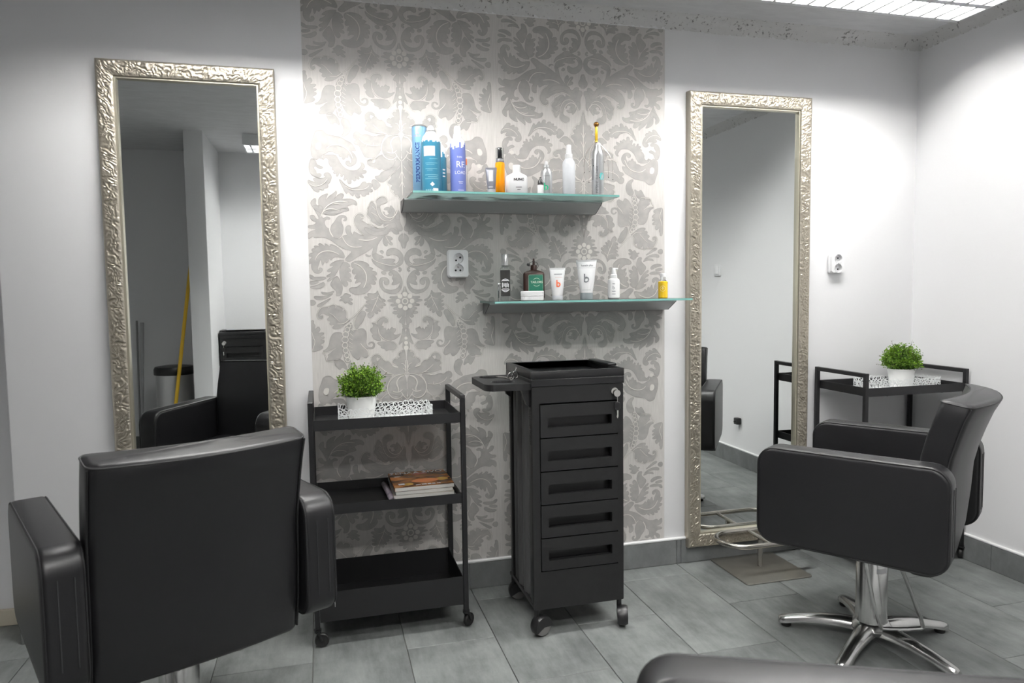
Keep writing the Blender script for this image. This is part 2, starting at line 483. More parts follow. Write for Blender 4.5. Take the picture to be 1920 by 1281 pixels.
# ------------------------------------------------------------------ damask wallpaper: two hung lengths, the right one upside down
FILLS=[[(3250,-3713),(3286,-3491),(3255,-3200),(3160,-2974),(3110,-2771),(2846,-2715),(2697,-2887),(2433,-2921),(2212,-2956),(2037,-3062),(1838,-3144),(1730,-3298),(1656,-3454),(1779,-3436),(1847,-3461),(1704,-3569),(1635,-3748),(1691,-3909),(1840,-4005),(1975,-4004),(2062,-3921),(2048,-3830),(1946,-3793),(1881,-3859),(1939,-3917),(1859,-3892),(1823,-3800),(1876,-3688),(1962,-3556),(1946,-3646),(2000,-3715),(2043,-3649),(2080,-3763),(2158,-3777),(2177,-3654),(2278,-3668),(2286,-3556),(2408,-3560),(2506,-3485),(2650,-3490),(2763,-3584),(2874,-3622),(2910,-3702),(2857,-3790),(2944,-3748),(3100,-3820)],[(2875,-3633),(2653,-3603),(2409,-3605),(2324,-3726),(2240,-3904),(2133,-4037),(1979,-4134),(1800,-4162),(1619,-4134),(1525,-4018),(1477,-3925),(1531,-3847),(1430,-3855),(1354,-3990),(1413,-4083),(1460,-4130),(1301,-4136),(1316,-4239),(1464,-4278),(1531,-4246),(1410,-4356),(1423,-4437),(1535,-4383),(1624,-4339),(1560,-4463),(1651,-4477),(1737,-4343),(1674,-4500),(1766,-4548),(1831,-4470),(1877,-4494),(1858,-4619),(1972,-4656),(2014,-4555),(2021,-4441),(2080,-4534),(2158,-4502),(2098,-4375),(2140,-4286),(2188,-4401),(2255,-4380),(2230,-4288),(2295,-4245),(2344,-4382),(2411,-4384),(2385,-4270),(2475,-4295),(2518,-4252),(2449,-4182),(2559,-4140),(2512,-4071),(2600,-4028),(2663,-3918),(2648,-3805),(2723,-3718),(2812,-3743),(2859,-3834)],[(2324,-4472),(2236,-4515),(2085,-4693),(1886,-4813),(1705,-4775),(1568,-4726),(1472,-4564),(1336,-4549),(1338,-4629),(1223,-4580),(1110,-4623),(1101,-4737),(1217,-4786),(1092,-4829),(1107,-4933),(1278,-4925),(1212,-5027),(1348,-5007),(1362,-5087),(1487,-5090),(1530,-4999),(1599,-5024),(1561,-5137),(1671,-5174),(1736,-5072),(1778,-4982),(1816,-5097),(1893,-5053),(1958,-4940),(2025,-4942),(2050,-5033),(2136,-4899),(2219,-4696)],[(1141,-4532),(1047,-4438),(924,-4526),(790,-4661),(884,-4755),(1013,-4862),(1091,-4783),(1099,-4646)],[(3251,-3736),(3101,-3842),(3083,-3976),(2953,-4017),(2844,-4070),(2935,-4140),(3044,-4110),(3151,-4023),(3197,-4114),(3091,-4223),(3116,-4314),(2961,-4287),(2919,-4353),(2988,-4445),(3142,-4427),(3271,-4363),(3354,-4231),(3369,-4030),(3320,-3850)],[(2829,-4283),(2695,-4245),(2587,-4321),(2569,-4456),(2640,-4616),(2754,-4709),(2688,-4730),(2735,-4822),(2868,-4825),(2849,-4915),(2980,-4873),(3045,-4829),(3005,-4963),(3137,-4978),(3243,-4856),(3327,-4746),(3411,-4636),(3407,-4524),(3278,-4588),(3126,-4629),(3253,-4497),(3142,-4449),(2967,-4467),(2857,-4464),(2766,-4394),(2854,-4374)],[(2964,-5754),(3180,-5621),(3349,-5421),(3323,-5286),(3165,-5170),(3147,-5282),(3173,-5395),(3066,-5507),(3046,-5551),(3073,-5371),(3056,-5190),(2898,-5063),(2696,-5002),(2767,-5116),(2817,-5298),(2700,-5115),(2450,-4951),(2426,-4883),(2396,-4995),(2456,-5133),(2526,-5248),(2364,-5040),(2228,-4992),(2140,-5035),(2188,-5150),(2235,-5219),(1987,-5180),(1763,-5233),(1676,-5346),(1701,-5449),(1812,-5371),(1972,-5420),(2063,-5467),(1976,-5580),(1990,-5648),(2110,-5536),(2244,-5515),(2292,-5630),(2340,-5722),(2675,-5750)],[(971,-3726),(806,-3560),(621,-3508),(485,-3572),(255,-3633),(235,-3747),(309,-3934),(404,-4006),(497,-4032),(545,-4125),(683,-4106),(727,-4039),(821,-4110),(911,-4044),(1025,-4025),(1206,-3985),(1271,-3873),(1257,-3781),(1154,-3732),(1064,-3775),(1133,-3823),(1044,-3888),(950,-3794)],[(236,-3770),(140,-3652),(23,-3625),(2,-3739),(52,-3856),(149,-4021),(244,-4116),(411,-4306),(529,-4401),(671,-4543),(810,-4558),(945,-4458),(1033,-4346),(826,-4317),(777,-4178),(591,-4127),(404,-4029),(285,-3910)],[(0,-3597),(26,-3763),(79,-4019),(221,-4116),(270,-4209),(411,-4282),(391,-4397),(532,-4516),(512,-4608),(351,-4650),(423,-4744),(402,-4836),(286,-4834),(335,-4950),(290,-5019),(150,-5004),(108,-5178),(45,-5455),(0,-5594)],[(43,-1793),(171,-1893),(122,-1963),(218,-1943),(300,-2018),(262,-2101),(189,-2158),(309,-2138),(354,-2224),(451,-2192),(545,-2268),(495,-2350),(398,-2407),(326,-2428),(420,-2480),(566,-2437),(616,-2319),(690,-2273),(810,-2302),(885,-2160),(1006,-2164),(1077,-2264),(1150,-2267),(1270,-2320),(1354,-2372),(1316,-2468),(1193,-2511),(1339,-2541),(1336,-2663),(1189,-2705),(1066,-2749),(920,-2767),(799,-2786),(629,-2803),(437,-2782),(246,-2762),(20,-2740)],[(933,-2186),(985,-2043),(1107,-1987),(1252,-2028),(1335,-2152),(1307,-2297),(1196,-2366),(1076,-2288),(1151,-2194),(1129,-2096),(1056,-2106)],[(533,-2823),(798,-2834),(1015,-2892),(1161,-2850),(1309,-2796),(1405,-2861),(1480,-2815),(1555,-2745),(1678,-2738),(1761,-2852),(1747,-2974),(1622,-3041),(1744,-3096),(1730,-3181),(1545,-3233),(1518,-3330),(1467,-3425),(1389,-3617),(1291,-3661),(1144,-3678),(973,-3669),(878,-3567),(808,-3466),(762,-3342),(754,-3148),(674,-2950)],[(19,-2764),(389,-2816),(603,-2923),(742,-3147),(737,-3390),(635,-3603),(440,-3715),(224,-3679),(0,-3752)],[(1830,-2513),(1907,-2320),(2106,-2254),(2203,-2405),(2100,-2572),(2072,-2767),(2193,-2920),(2093,-2952),(1898,-2809),(1827,-2659)],[(2199,-2576),(2401,-2413),(2498,-2564),(2653,-2300),(2705,-2154),(2557,-2075),(2381,-2167),(2254,-2333)],[(571,-5152),(718,-5073),(922,-5145),(1005,-5328),(986,-5563),(878,-5792),(757,-5961),(581,-6007),(378,-5933),(295,-5780),(285,-5603),(360,-5490),(464,-5380),(489,-5558),(500,-5706),(586,-5771),(689,-5749),(676,-5660),(735,-5634),(792,-5727),(853,-5584),(857,-5436),(771,-5342),(683,-5351),(611,-5302)],[(1019,-5388),(1139,-5263),(1212,-5312),(1223,-5461),(1296,-5496),(1264,-5612),(1335,-5766),(1200,-5875),(1167,-6021),(1048,-6071),(958,-6153),(840,-6174),(755,-6049),(906,-5853),(984,-5652)],[(126,-5592),(271,-5572),(294,-5809),(262,-5954),(118,-5914),(107,-5766)],[(289,-6015),(521,-6062),(782,-6140),(634,-6247),(748,-6345),(1041,-6397),(1430,-6189),(1456,-6340),(1156,-6555),(657,-6516),(457,-6322),(336,-6490),(134,-6474),(256,-6219)],[(2189,1571),(2072,1709),(1885,1893),(2110,1939),(2288,2007),(2508,2167),(2726,2326),(2968,2416),(3257,2346),(3276,2459),(3434,2322),(3476,2368),(3471,2549),(3292,2641),(3137,2665),(3334,2708),(3465,2730),(3462,2820),(3286,2822),(3128,2937),(3324,3002),(3406,3182),(3230,3207),(3169,3050),(3036,3051),(3223,3410),(3306,3544),(2888,3552),(2986,3233),(2925,3053),(2789,3168),(2658,3101),(2682,3033),(2815,3054),(2885,2940),(2824,2758),(2714,2714),(2695,2623),(2590,2396),(2436,2328),(2300,2351),(2229,2466),(2049,2468),(2135,2605),(2131,2765),(2016,2846),(1926,2813),(1954,2652),(1869,2446),(1841,2630),(1730,2562),(1573,2471),(1436,2495),(1502,2564),(1636,2655),(1768,2792),(1809,2975),(1757,3182),(1596,3288),(1461,3209),(1441,3117),(1533,3070),(1580,3023),(1445,2979),(1333,2888),(1107,2775),(879,2731),(693,2756),(551,2873),(736,2895),(897,2916),(986,3008),(1074,3145),(1162,3305),(1204,3420),(1019,3492),(834,3541),(771,3311),(521,3118),(287,3202),(166,3367),(125,3158),(107,2925),(17,2762),(44,2645),(208,2620),(346,2712),(414,2782),(533,2664),(560,2524),(700,2477),(820,2337),(963,2150),(1016,1917),(1042,1778),(1228,1708),(1104,2057),(1292,1917),(1478,1801),(1755,1662),(1941,1524),(2078,1501)],[(745,3427),(603,3545),(442,3502),(422,3363),(517,3292),(585,3360),(537,3407)],[(2506,2967),(2411,3150),(2252,3221),(2096,3177),(2054,3064),(2124,2983),(2213,3004),(2156,3039),(2143,3108),(2232,3130),(2280,3038),(2261,2924),(2197,2787),(2227,2558),(2321,2397),(2458,2328),(2589,2418),(2672,2623),(2644,2828)],[(2920,3234),(2717,3328),(2470,3400),(2246,3426),(2018,3521),(1978,3362),(2204,3336),(2340,3265),(2521,3183),(2721,3214)],[(2164,1640),(2247,1870),(2422,2030),(2598,2133),(2732,2121),(2669,2018),(2821,2143),(2909,2177),(2845,2075),(2956,2097),(3041,2188),(3131,2142),(3068,2051),(3221,2096),(3289,2051),(3203,1983),(3357,1982),(3360,1891),(3251,1846),(3451,1800),(3477,1687),(3323,1675),(3459,1573),(3486,1391),(3374,1459),(3402,1277),(3298,1094),(3144,1058),(3008,1138),(2993,1252),(3092,1298),(3139,1218),(3074,1161),(3162,1184),(3181,1276),(3110,1413),(3084,1550),(3039,1572),(3002,1344),(2955,1412),(2907,1526),(2843,1435),(2773,1526),(2770,1640),(2684,1526),(2613,1640),(2500,1686),(2299,1640)],[(2189,1548),(2301,1571),(2504,1537),(2687,1434),(2757,1343),(2577,1365),(2669,1273),(2828,1205),(2831,1114),(2651,1135),(2743,1044),(2857,999),(2859,930),(2679,952),(2839,838),(2842,746),(2660,859),(2543,997),(2400,1272)],[(2258,1502),(2124,1478),(2013,1386),(1993,1293),(2106,1317),(1973,1200),(1999,1108),(2133,1155),(1978,1039),(1981,923),(2095,901),(1961,830),(1964,737),(2099,785),(2188,832),(2101,716),(2103,623),(2196,554),(2327,718),(2366,903),(2404,1157),(2330,1364)],[(2498,996),(2412,880),(2286,579),(2314,394),(2386,233),(2567,236),(2494,396),(2647,537),(2756,653),(2638,836)],[(1942,1478),(1714,1535),(1486,1500),(1351,1430),(1285,1336),(1445,1337),(1263,1290),(1138,1242),(1219,1196),(1266,1173),(1060,1125),(1016,1032),(1087,974),(1224,1021),(1065,939),(1034,798),(1115,799),(1228,870),(1071,728),(1096,635),(1257,660),(1324,731),(1237,566),(1285,474),(1427,335),(1613,268),(1841,271),(2043,367),(2085,484),(1969,552),(1856,527),(1741,572),(1577,710),(1690,758),(1875,655),(1755,875),(1893,853),(1750,1072),(1911,1015),(1951,1177),(1836,1246),(1926,1270),(1969,1362)],[(3498,1049),(3323,980),(3325,934),(2903,953),(2882,884),(3085,817),(3306,842),(3459,889)],[(3485,775),(3196,818),(3131,749),(3311,682),(3465,684)],[(3491,593),(3202,635),(2975,770),(2912,655),(3094,519),(3361,500)],[(677,2477),(539,2455),(401,2385),(426,2315),(519,2292),(406,2175),(431,2105),(524,2128),(614,2244),(595,2081),(688,2069),(777,2197),(773,2360)],[(0,2564),(70,2539),(189,2433),(193,2293),(102,2200),(104,2106),(0,1919)],[(672,1801),(622,1941),(457,2012),(271,1989),(87,1848),(0,1637),(50,1425),(194,1308),(383,1262),(502,1169),(713,1123),(849,1218),(1031,1335),(1166,1452),(1230,1638),(1072,1522),(844,1428),(591,1333),(333,1379),(189,1520),(185,1660),(323,1754),(463,1778),(558,1708),(651,1708)],[(1158,1778),(1041,1824),(951,1754),(790,1708),(746,1638),(885,1638),(794,1568),(607,1614),(351,1590),(329,1520),(471,1450),(331,1450),(333,1356),(475,1309),(661,1334),(889,1451),(1072,1545),(1183,1685)],[(548,1192),(338,1168),(155,978),(67,742),(121,482),(290,296),(548,276),(779,373),(936,563),(965,774),(881,902),(718,912),(581,817),(573,676),(680,607),(771,655),(780,749),(721,783),(814,796),(841,656),(776,491),(591,418),(357,438),(213,554),(161,743),(257,649),(493,605),(467,699),(395,768),(486,863),(389,1027),(550,1099)],[(876,1101),(805,1147),(690,1100),(692,1018),(809,1007)],[(597,1076),(479,1145),(411,1051),(484,969),(577,982)],[(242,1261),(124,1284),(92,1166),(176,1096),(233,1167),(150,1190)],[(1433,1778),(1412,1697),(1298,1673),(1205,1731),(1320,1708),(1364,1766)],[(924,1894),(807,1929),(740,1848),(811,1778),(856,1824)],[(0,643),(51,456),(125,291),(293,175),(574,191),(575,121),(413,83),(647,63),(672,4),(462,-23),(370,-83),(558,-115),(537,-187),(372,-178),(279,-215),(444,-248),(446,-307),(306,-333),(283,-369),(448,-378),(496,-448),(380,-497),(238,-465),(311,-534),(312,-606),(219,-643),(146,-538),(124,-610),(245,-750),(224,-821),(130,-836),(132,-919),(0,-875)],[(132,-919),(0,-899),(0,-1090),(87,-1039)],[(134,-1014),(0,-1113),(0,-1818),(154,-1813),(98,-1492),(244,-1654),(291,-1641),(191,-1394),(139,-1204)],[(1009,444),(990,280),(879,114),(729,53),(742,-18),(904,20),(721,-101),(747,-183),(908,-121),(818,-217),(865,-263),(1004,-237),(925,-332),(939,-403),(1075,-306),(1009,-425),(1080,-482),(1170,-374),(1197,-515),(1316,-630),(1407,-581),(1414,-440),(1309,-395),(1492,-344),(1478,-251),(1306,-278),(1510,-180),(1462,-99),(1302,-125),(1483,-17),(1435,41),(1298,15),(1525,124),(1500,205),(1340,168),(1406,263),(1382,321),(1106,282)],[(2225,344),(2000,271),(2025,202),(2117,180),(1937,107),(1961,50),(2097,64),(1941,-32),(1966,-102),(2056,-88),(2144,18),(2192,-63),(2259,-27),(2301,67),(2437,35),(2413,92),(2322,137),(2410,185),(2296,229)],[(2583,441),(2654,327),(2812,272),(3035,298),(3087,402),(2987,378),(2810,352)],[(2608,349),(2792,191),(3063,103),(3263,106),(3349,199),(3302,256),(3104,218),(2858,238)],[(2681,177),(2887,8),(3116,-161),(3249,-147),(3224,-79),(3044,10),(2885,100)],[(3496,87),(3352,107),(3244,-9),(3359,-111),(3491,-97)],[(2141,-657),(2229,-562),(2201,-376),(2266,-282),(2360,-396),(2310,-235),(2421,-163),(2534,-161),(2605,-287),(2578,-137),(2666,-77),(2781,-156),(2806,-248),(2870,-166),(3027,-174),(3142,-287),(3202,-424),(3195,-563),(3108,-611),(3016,-544),(3059,-474),(3127,-518),(3147,-449),(3034,-382),(2924,-454),(2770,-526),(2884,-593),(2886,-663),(2753,-712),(2811,-780),(2780,-851),(2622,-831),(2714,-922),(2694,-981),(2468,-975),(2307,-886),(2190,-772),(2028,-683)],[(1583,-296),(1449,-439),(1545,-601),(1619,-787),(1737,-877),(1809,-1016),(1899,-967),(1894,-780),(1795,-525)],[(2337,-1142),(2585,-1100),(2722,-1177),(2818,-1360),(2847,-1592),(2965,-1751),(3100,-1793),(3012,-1842),(2854,-1801),(2648,-1715),(2765,-1851),(2926,-1962),(2860,-1988),(2954,-2124),(2865,-2174),(2684,-2134),(2550,-2186),(2410,-2051),(2334,-1796),(2372,-1561),(2388,-1327)],[(2038,-1010),(1880,-1085),(1717,-995),(1579,-999),(1479,-1119),(1474,-1355),(1502,-1542),(1460,-1685),(1323,-1737),(1228,-1669),(1248,-1550),(1341,-1547),(1377,-1617),(1434,-1592),(1363,-1511),(1224,-1504),(1157,-1624),(1208,-1765),(1371,-1794),(1531,-1730),(1442,-1875),(1424,-2041),(1519,-2132),(1632,-2057),(1723,-2030),(1774,-2193),(1955,-2092),(2108,-1851),(2168,-1568),(2138,-1335),(2089,-1196)],[(2337,-1142),(2239,-911),(2029,-730),(1968,-965),(2110,-1148),(2168,-1568),(2136,-2038),(2052,-2276),(2280,-2267),(2341,-2030),(2395,-1560)],[(162,-1204),(284,-1367),(499,-1479),(758,-1495),(941,-1371),(1029,-1179),(1069,-942),(1064,-753),(968,-638),(804,-594),(666,-668),(646,-787),(741,-844),(821,-783),(761,-737),(831,-735),(880,-829),(930,-946),(836,-901),(839,-1042),(767,-973),(725,-1140),(651,-1000),(607,-1096),(533,-956),(464,-1029),(370,-1031),(397,-1150),(493,-1242),(353,-1293)],[(1067,-871),(1136,-822),(1274,-795),(1207,-891),(1233,-985),(1326,-1006),(1329,-1123),(1216,-1221),(1287,-1290),(1153,-1459),(968,-1488),(942,-1418),(1054,-1226)],[(1132,-1554),(922,-1514),(641,-1522),(453,-1528),(338,-1627),(365,-1770),(509,-1860),(673,-1830),(768,-1898),(789,-1803),(975,-1749),(926,-1679)],[(3487,-648),(3354,-651),(3380,-766),(3315,-837),(3366,-1020),(3205,-863),(3142,-980),(3166,-1049),(3258,-1139),(3034,-1099),(3014,-1169),(3196,-1279),(2994,-1262),(3019,-1331),(3155,-1396),(2999,-1401),(3024,-1493),(3206,-1580),(3072,-1608),(3075,-1701),(3211,-1766),(3481,-1826),(3498,-1663),(3500,-1062)]]
HOLES=[[(3036,-3180),(2904,-3186),(2897,-3298),(2934,-3434),(3045,-3460),(3119,-3373),(3093,-3261)],[(2988,-3749),(2902,-3791),(2893,-3880),(2972,-3928),(3058,-3886),(3067,-3819)]]
LINES=[(34,[(2712,-3381),(2576,-3263),(2376,-3233),(2132,-3280),(1957,-3397),(1850,-3552),(1787,-3708)]),(24,[(2086,-4716),(1976,-4815),(1775,-4856),(1548,-4851),(1366,-4813),(1226,-4695)]),(22,[(3368,-4657),(3218,-4766),(3020,-4738),(2840,-4644),(2725,-4483)]),(34,[(2964,-5754),(2846,-5548),(2664,-5386),(2461,-5303),(2237,-5276),(2014,-5318)]),(24,[(2598,-5408),(2441,-5360),(2285,-5391)]),(19,[(911,-4044),(1071,-4038),(1251,-3963),(1316,-3840),(1244,-3712),(1107,-3696),(1053,-3797),(1134,-3834)]),(39,[(0,-3738),(0,-5036)]),(22,[(0,-4108),(62,-4273),(112,-4390)]),(22,[(0,-4479),(47,-4619),(96,-4713)]),(19,[(267,-4117),(434,-4306),(578,-4494),(535,-4632),(445,-4699),(449,-4860),(335,-4950),(268,-5065),(140,-5062),(68,-5433),(0,-5618)]),(34,[(19,-2776),(293,-2788),(531,-2883),(696,-3072),(758,-3294),(723,-3486),(610,-3651),(440,-3727),(272,-3694),(179,-3580)]),(48,[(101,-2840),(267,-2883),(384,-3034),(392,-3179),(329,-3321),(338,-3443)]),(34,[(184,-3363),(277,-3464),(421,-3471),(543,-3429)]),(29,[(19,-3753),(154,-3603),(229,-3462)]),(39,[(27,-2728),(39,-2248)]),(22,[(35,-2609),(88,-2394),(208,-2363)]),(19,[(33,-2681),(83,-2586),(143,-2565)]),(24,[(485,-2796),(679,-2732),(851,-2618),(1024,-2456)]),(24,[(790,-3198),(1056,-3235),(1301,-3185),(1474,-3084),(1550,-2965)]),(19,[(1007,-3232),(1034,-3112)]),(19,[(1252,-3195),(1299,-3271)]),(19,[(679,-2732),(872,-2753)]),(19,[(42,-1812),(219,-1895),(335,-2019),(309,-2114),(452,-2168),(557,-2280),(495,-2374)]),(19,[(567,-2377),(690,-2249),(810,-2266),(910,-2125),(985,-2018),(1132,-1963),(1300,-2054),(1351,-2202),(1295,-2321),(1378,-2421),(1266,-2502),(1362,-2591),(1311,-2711)]),(53,[(324,-2512),(444,-2481),(542,-2437)]),(39,[(894,-2851),(1016,-2832)]),(24,[(772,-3452),(901,-3617),(1021,-3721),(1144,-3678),(1289,-3710),(1414,-3619),(1512,-3599)]),(19,[(298,-5633),(336,-5871),(522,-6003),(757,-5961),(907,-5794),(986,-5534),(976,-5326)]),(14,[(742,-5340),(611,-5316),(555,-5210),(630,-5097),(777,-5062),(951,-5147),(1021,-5300)]),(14,[(1065,-5273),(1184,-5245),(1262,-5434),(1325,-5557),(1308,-5645),(1364,-5797),(1214,-5920),(1181,-6051)]),(14,[(1000,-5594),(1135,-5455)]),(14,[(921,-5825),(1175,-5665)]),(34,[(2274,2466),(2148,2192),(1971,2054),(1790,2032),(1562,2055)]),(39,[(1668,2332),(1464,2287),(1212,2300),(979,2405)]),(19,[(1459,2472),(1682,2654),(1811,2883),(1828,3066),(1733,3251),(1572,3311),(1438,3232),(1452,3117),(1544,3116),(1564,3185)]),(24,[(1309,2935),(1128,2867),(947,2753),(762,2755),(551,2873)]),(29,[(834,3541),(771,3288),(613,3151),(452,3118),(286,3225),(200,3413),(207,3598)]),(39,[(2703,2714),(2685,2577),(2579,2407)]),(29,[(3001,3120),(2940,3302),(2781,3418),(2558,3444),(2337,3379)]),(34,[(3261,1550),(3143,1778),(2940,1892),(2717,1904),(2540,1847),(2385,1766)]),(39,[(1875,1454),(1650,1361),(1473,1174),(1399,941),(1440,709),(1537,523)]),(19,[(666,2454),(611,2338),(522,2198)]),(24,[(1207,1638),(1072,1522),(867,1440),(613,1369),(357,1344),(215,1426)]),(24,[(991,256),(1042,69),(1164,-163),(1263,-396)]),(17,[(1016,163),(1158,83),(1273,97)]),(17,[(1016,163),(881,20)]),(17,[(1126,-46),(1050,-212)]),(19,[(2810,-387),(2678,-459),(2569,-600),(2438,-720)]),(24,[(2530,-799),(2327,-804),(2189,-738),(2095,-635)]),(17,[(2140,-634),(2182,-516),(2167,-377),(2265,-235),(2398,-140),(2532,-126),(2665,-54),(2803,-156),(3026,-151),(3186,-263),(3258,-446),(3241,-585),(3131,-645),(3006,-567),(3036,-463),(3115,-484)]),(24,[(2095,-635),(1956,-568),(1792,-408),(1579,-179),(1462,-87)]),(22,[(1605,-295),(1793,-455),(1913,-662),(1942,-872),(1879,-1038),(1787,-1040)]),(19,[(2626,-1716),(2810,-1826),(3035,-1853),(3114,-1862),(2982,-1960),(2976,-2123),(2889,-2208),(2641,-2206),(2505,-2212)]),(29,[(1709,-1536),(1621,-1680),(1441,-1827),(1412,-2018)]),(17,[(2115,-1335),(1981,-1433)]),(17,[(2131,-1475),(1986,-1574)]),(17,[(2147,-1639),(1990,-1714)]),(17,[(2151,-1779),(1993,-1832)]),(17,[(2087,-1149),(1955,-1293)]),(17,[(2038,-1010),(1926,-1107)]),(22,[(1046,-942),(1028,-1132),(940,-1324),(780,-1459),(570,-1501)]),(19,[(1321,-818),(1180,-762),(1100,-800),(1063,-706),(944,-603),(780,-571),(643,-669),(646,-811),(787,-843),(808,-760)]),(19,[(453,-1528),(316,-1676),(390,-1816),(558,-1930)]),(24,[(3456,-1064),(3397,-1296),(3335,-1437),(3457,-1780)])]
RINGS=[((2031,-788),53),((2114,-891),72),((2175,-1030),87),((2237,-1203),108),((2265,-1401),116),((2272,-1611),101),((2254,-1799),92),((2226,-1988),82),((2185,-2154),77)]

def clip_poly(poly, x0, x1, z0, z1):
    for ax, lim, sg in ((0, x0, 1), (0, x1, -1), (1, z0, 1), (1, z1, -1)):
        out = []
        for i in range(len(poly)):
            a, b = poly[i - 1], poly[i]
            ia, ib = sg * (a[ax] - lim) >= 0, sg * (b[ax] - lim) >= 0
            if ia != ib:
                t = (lim - a[ax]) / (b[ax] - a[ax]); out.append((a[0] + (b[0] - a[0]) * t, a[1] + (b[1] - a[1]) * t))
            if ib: out.append(b)
        poly = out
        if len(poly) < 3: return []
    return poly
def chaikin(p, it, closed=True):
    for _ in range(it):
        q = []; n = len(p)
        if not closed: q.append(p[0])
        for i in range(n if closed else n - 1):
            a, b = p[i], p[(i + 1) % n]
            q.append((a[0] * .75 + b[0] * .25, a[1] * .75 + b[1] * .25)); q.append((a[0] * .25 + b[0] * .75, a[1] * .25 + b[1] * .75))
        if not closed: q.append(p[-1])
        p = q
    return p
def ribbon(p, w, closed=False, taper=True):
    n = len(p); qs = []; L_, R_ = [], []
    for i in range(n):
        a = p[i - 1] if (i or closed) else p[0]; b = p[(i + 1) % n] if (i < n - 1 or closed) else p[-1]
        dx, dy = b[0] - a[0], b[1] - a[1]; l = math.hypot(dx, dy) or 1
        ww = w * 0.5
        if taper and not closed: ww *= 0.35 + 0.65 * math.sin(PI * min(1, max(0, i / (n - 1)))) ** 0.5
        L_.append((p[i][0] - dy / l * ww, p[i][1] + dx / l * ww)); R_.append((p[i][0] + dy / l * ww, p[i][1] - dx / l * ww))
    for i in range(n if closed else n - 1):
        j = (i + 1) % n; qs.append([L_[i], L_[j], R_[j], R_[i]])
    return qs
def damask(x0, x1, z0, z1, ax, zf, flip):
    fills, lines, rims = MB(), MB(), MB()
    S = 1e-4
    base = []
    for p in FILLS:
        cp_ = chaikin([(a * S, b * S) for a, b in p], 2)
        base.append((0, cp_))
        edge_only = [q for q in ribbon(cp_, 0.0013, True) if not all(pt[0] < 0.002 for pt in q)]
        for q in edge_only: base.append((2, q))
    for p in HOLES: base.append((1, chaikin([(a * S, b * S) for a, b in p], 2)))
    for w, p in LINES:
        pp = chaikin([(a * S, b * S) for a, b in p], 2, False)
        for q in ribbon(pp, w * S * 1.05): base.append((1, q))
        for q in ribbon(pp, w * S * 1.05 + 0.0022): base.append((2, q))
    for (c, r) in RINGS:
        pp = circ(c[0] * S, c[1] * S, r * S, 18)
        for q in ribbon(pp, 0.0024, True): base.append((1, q))
    for i in range(8):
        a = i * PI / 4; base.append((1, circ(0.0265 * math.cos(a), 0.0265 * math.sin(a), 0.0092, 12)))
    for q in ribbon(circ(0, 0, 0.0105, 16), 0.004, True): base.append((1, q))
    for dv, r in ((-0.141, .006), (-0.159, .0075), (-0.178, .009)): base.append((1, circ(0, dv - 0.0, r, 14)))
    depth = {0: (-0.00040, fills), 2: (-0.0011, rims), 1: (-0.0014, lines)}
    order = {}; nf = 0
    for idx, (k, p) in enumerate(base):
        order[idx] = nf if k == 0 else idx % 97
        nf += k == 0
    for kr in range(-3, 4):
        for sgn in (1, -1):
            for idx, (k, p) in enumerate(base):
                q = [(ax + sgn * u, zf + (kr * 0.9 + v) * (-1 if flip else 1)) for u, v in p]
                zs = [b for a, b in q]
                if max(zs) < z0 or min(zs) > z1: continue
                q = clip_poly(q, x0, x1, z0, z1)
                if len(q) < 3: continue
                d, mb = depth[k]; d = d - order[idx] * (6e-6 if k == 0 else 2e-6) - (0 if sgn > 0 else (3e-6 if k == 0 else 1e-6))
                if len(q) == 4: mb.add([(a, d, b) for a, b in q], [(0, 1, 2, 3)])
                else:
                    tri = tessellate_polygon([[Vector((a, b, 0)) for a, b in q]])
                    mb.add([(a, d, b) for a, b in q], [tuple(t) for t in tri])
    return fills, rims, lines
for (x0, x1, ax, zf, flip, lab) in ((-0.026, 0.6855, 0.3215, 1.152, False, 'left length of grey damask wallpaper'), (0.6858, 1.4055, 1.0475, 1.340, True, 'right length of grey damask wallpaper, hung upside down')):
    z0, z1 = 0.1175, 2.243
    roll = MB().box((x0, -0.0003, z0), (x1, 0.0005, z1)).obj('wallpaper_roll', WP_BG, wall_back, 0, lab)
    fi, ri, li = damask(x0 + .0004, x1 - .0004, z0, z1, ax, zf, flip)
    for nm, mb, mm in (('leaf_motif', fi, WP_FILL), ('outline_print', ri, WP_EDGE), ('vein_print', li, WP_LINE)):
        me = bpy.data.meshes.new(nm); me.from_pydata(mb.v, [], mb.f); me.materials.append(mm)
        o = link(nm, me, roll); o['kind'] = 'stuff'

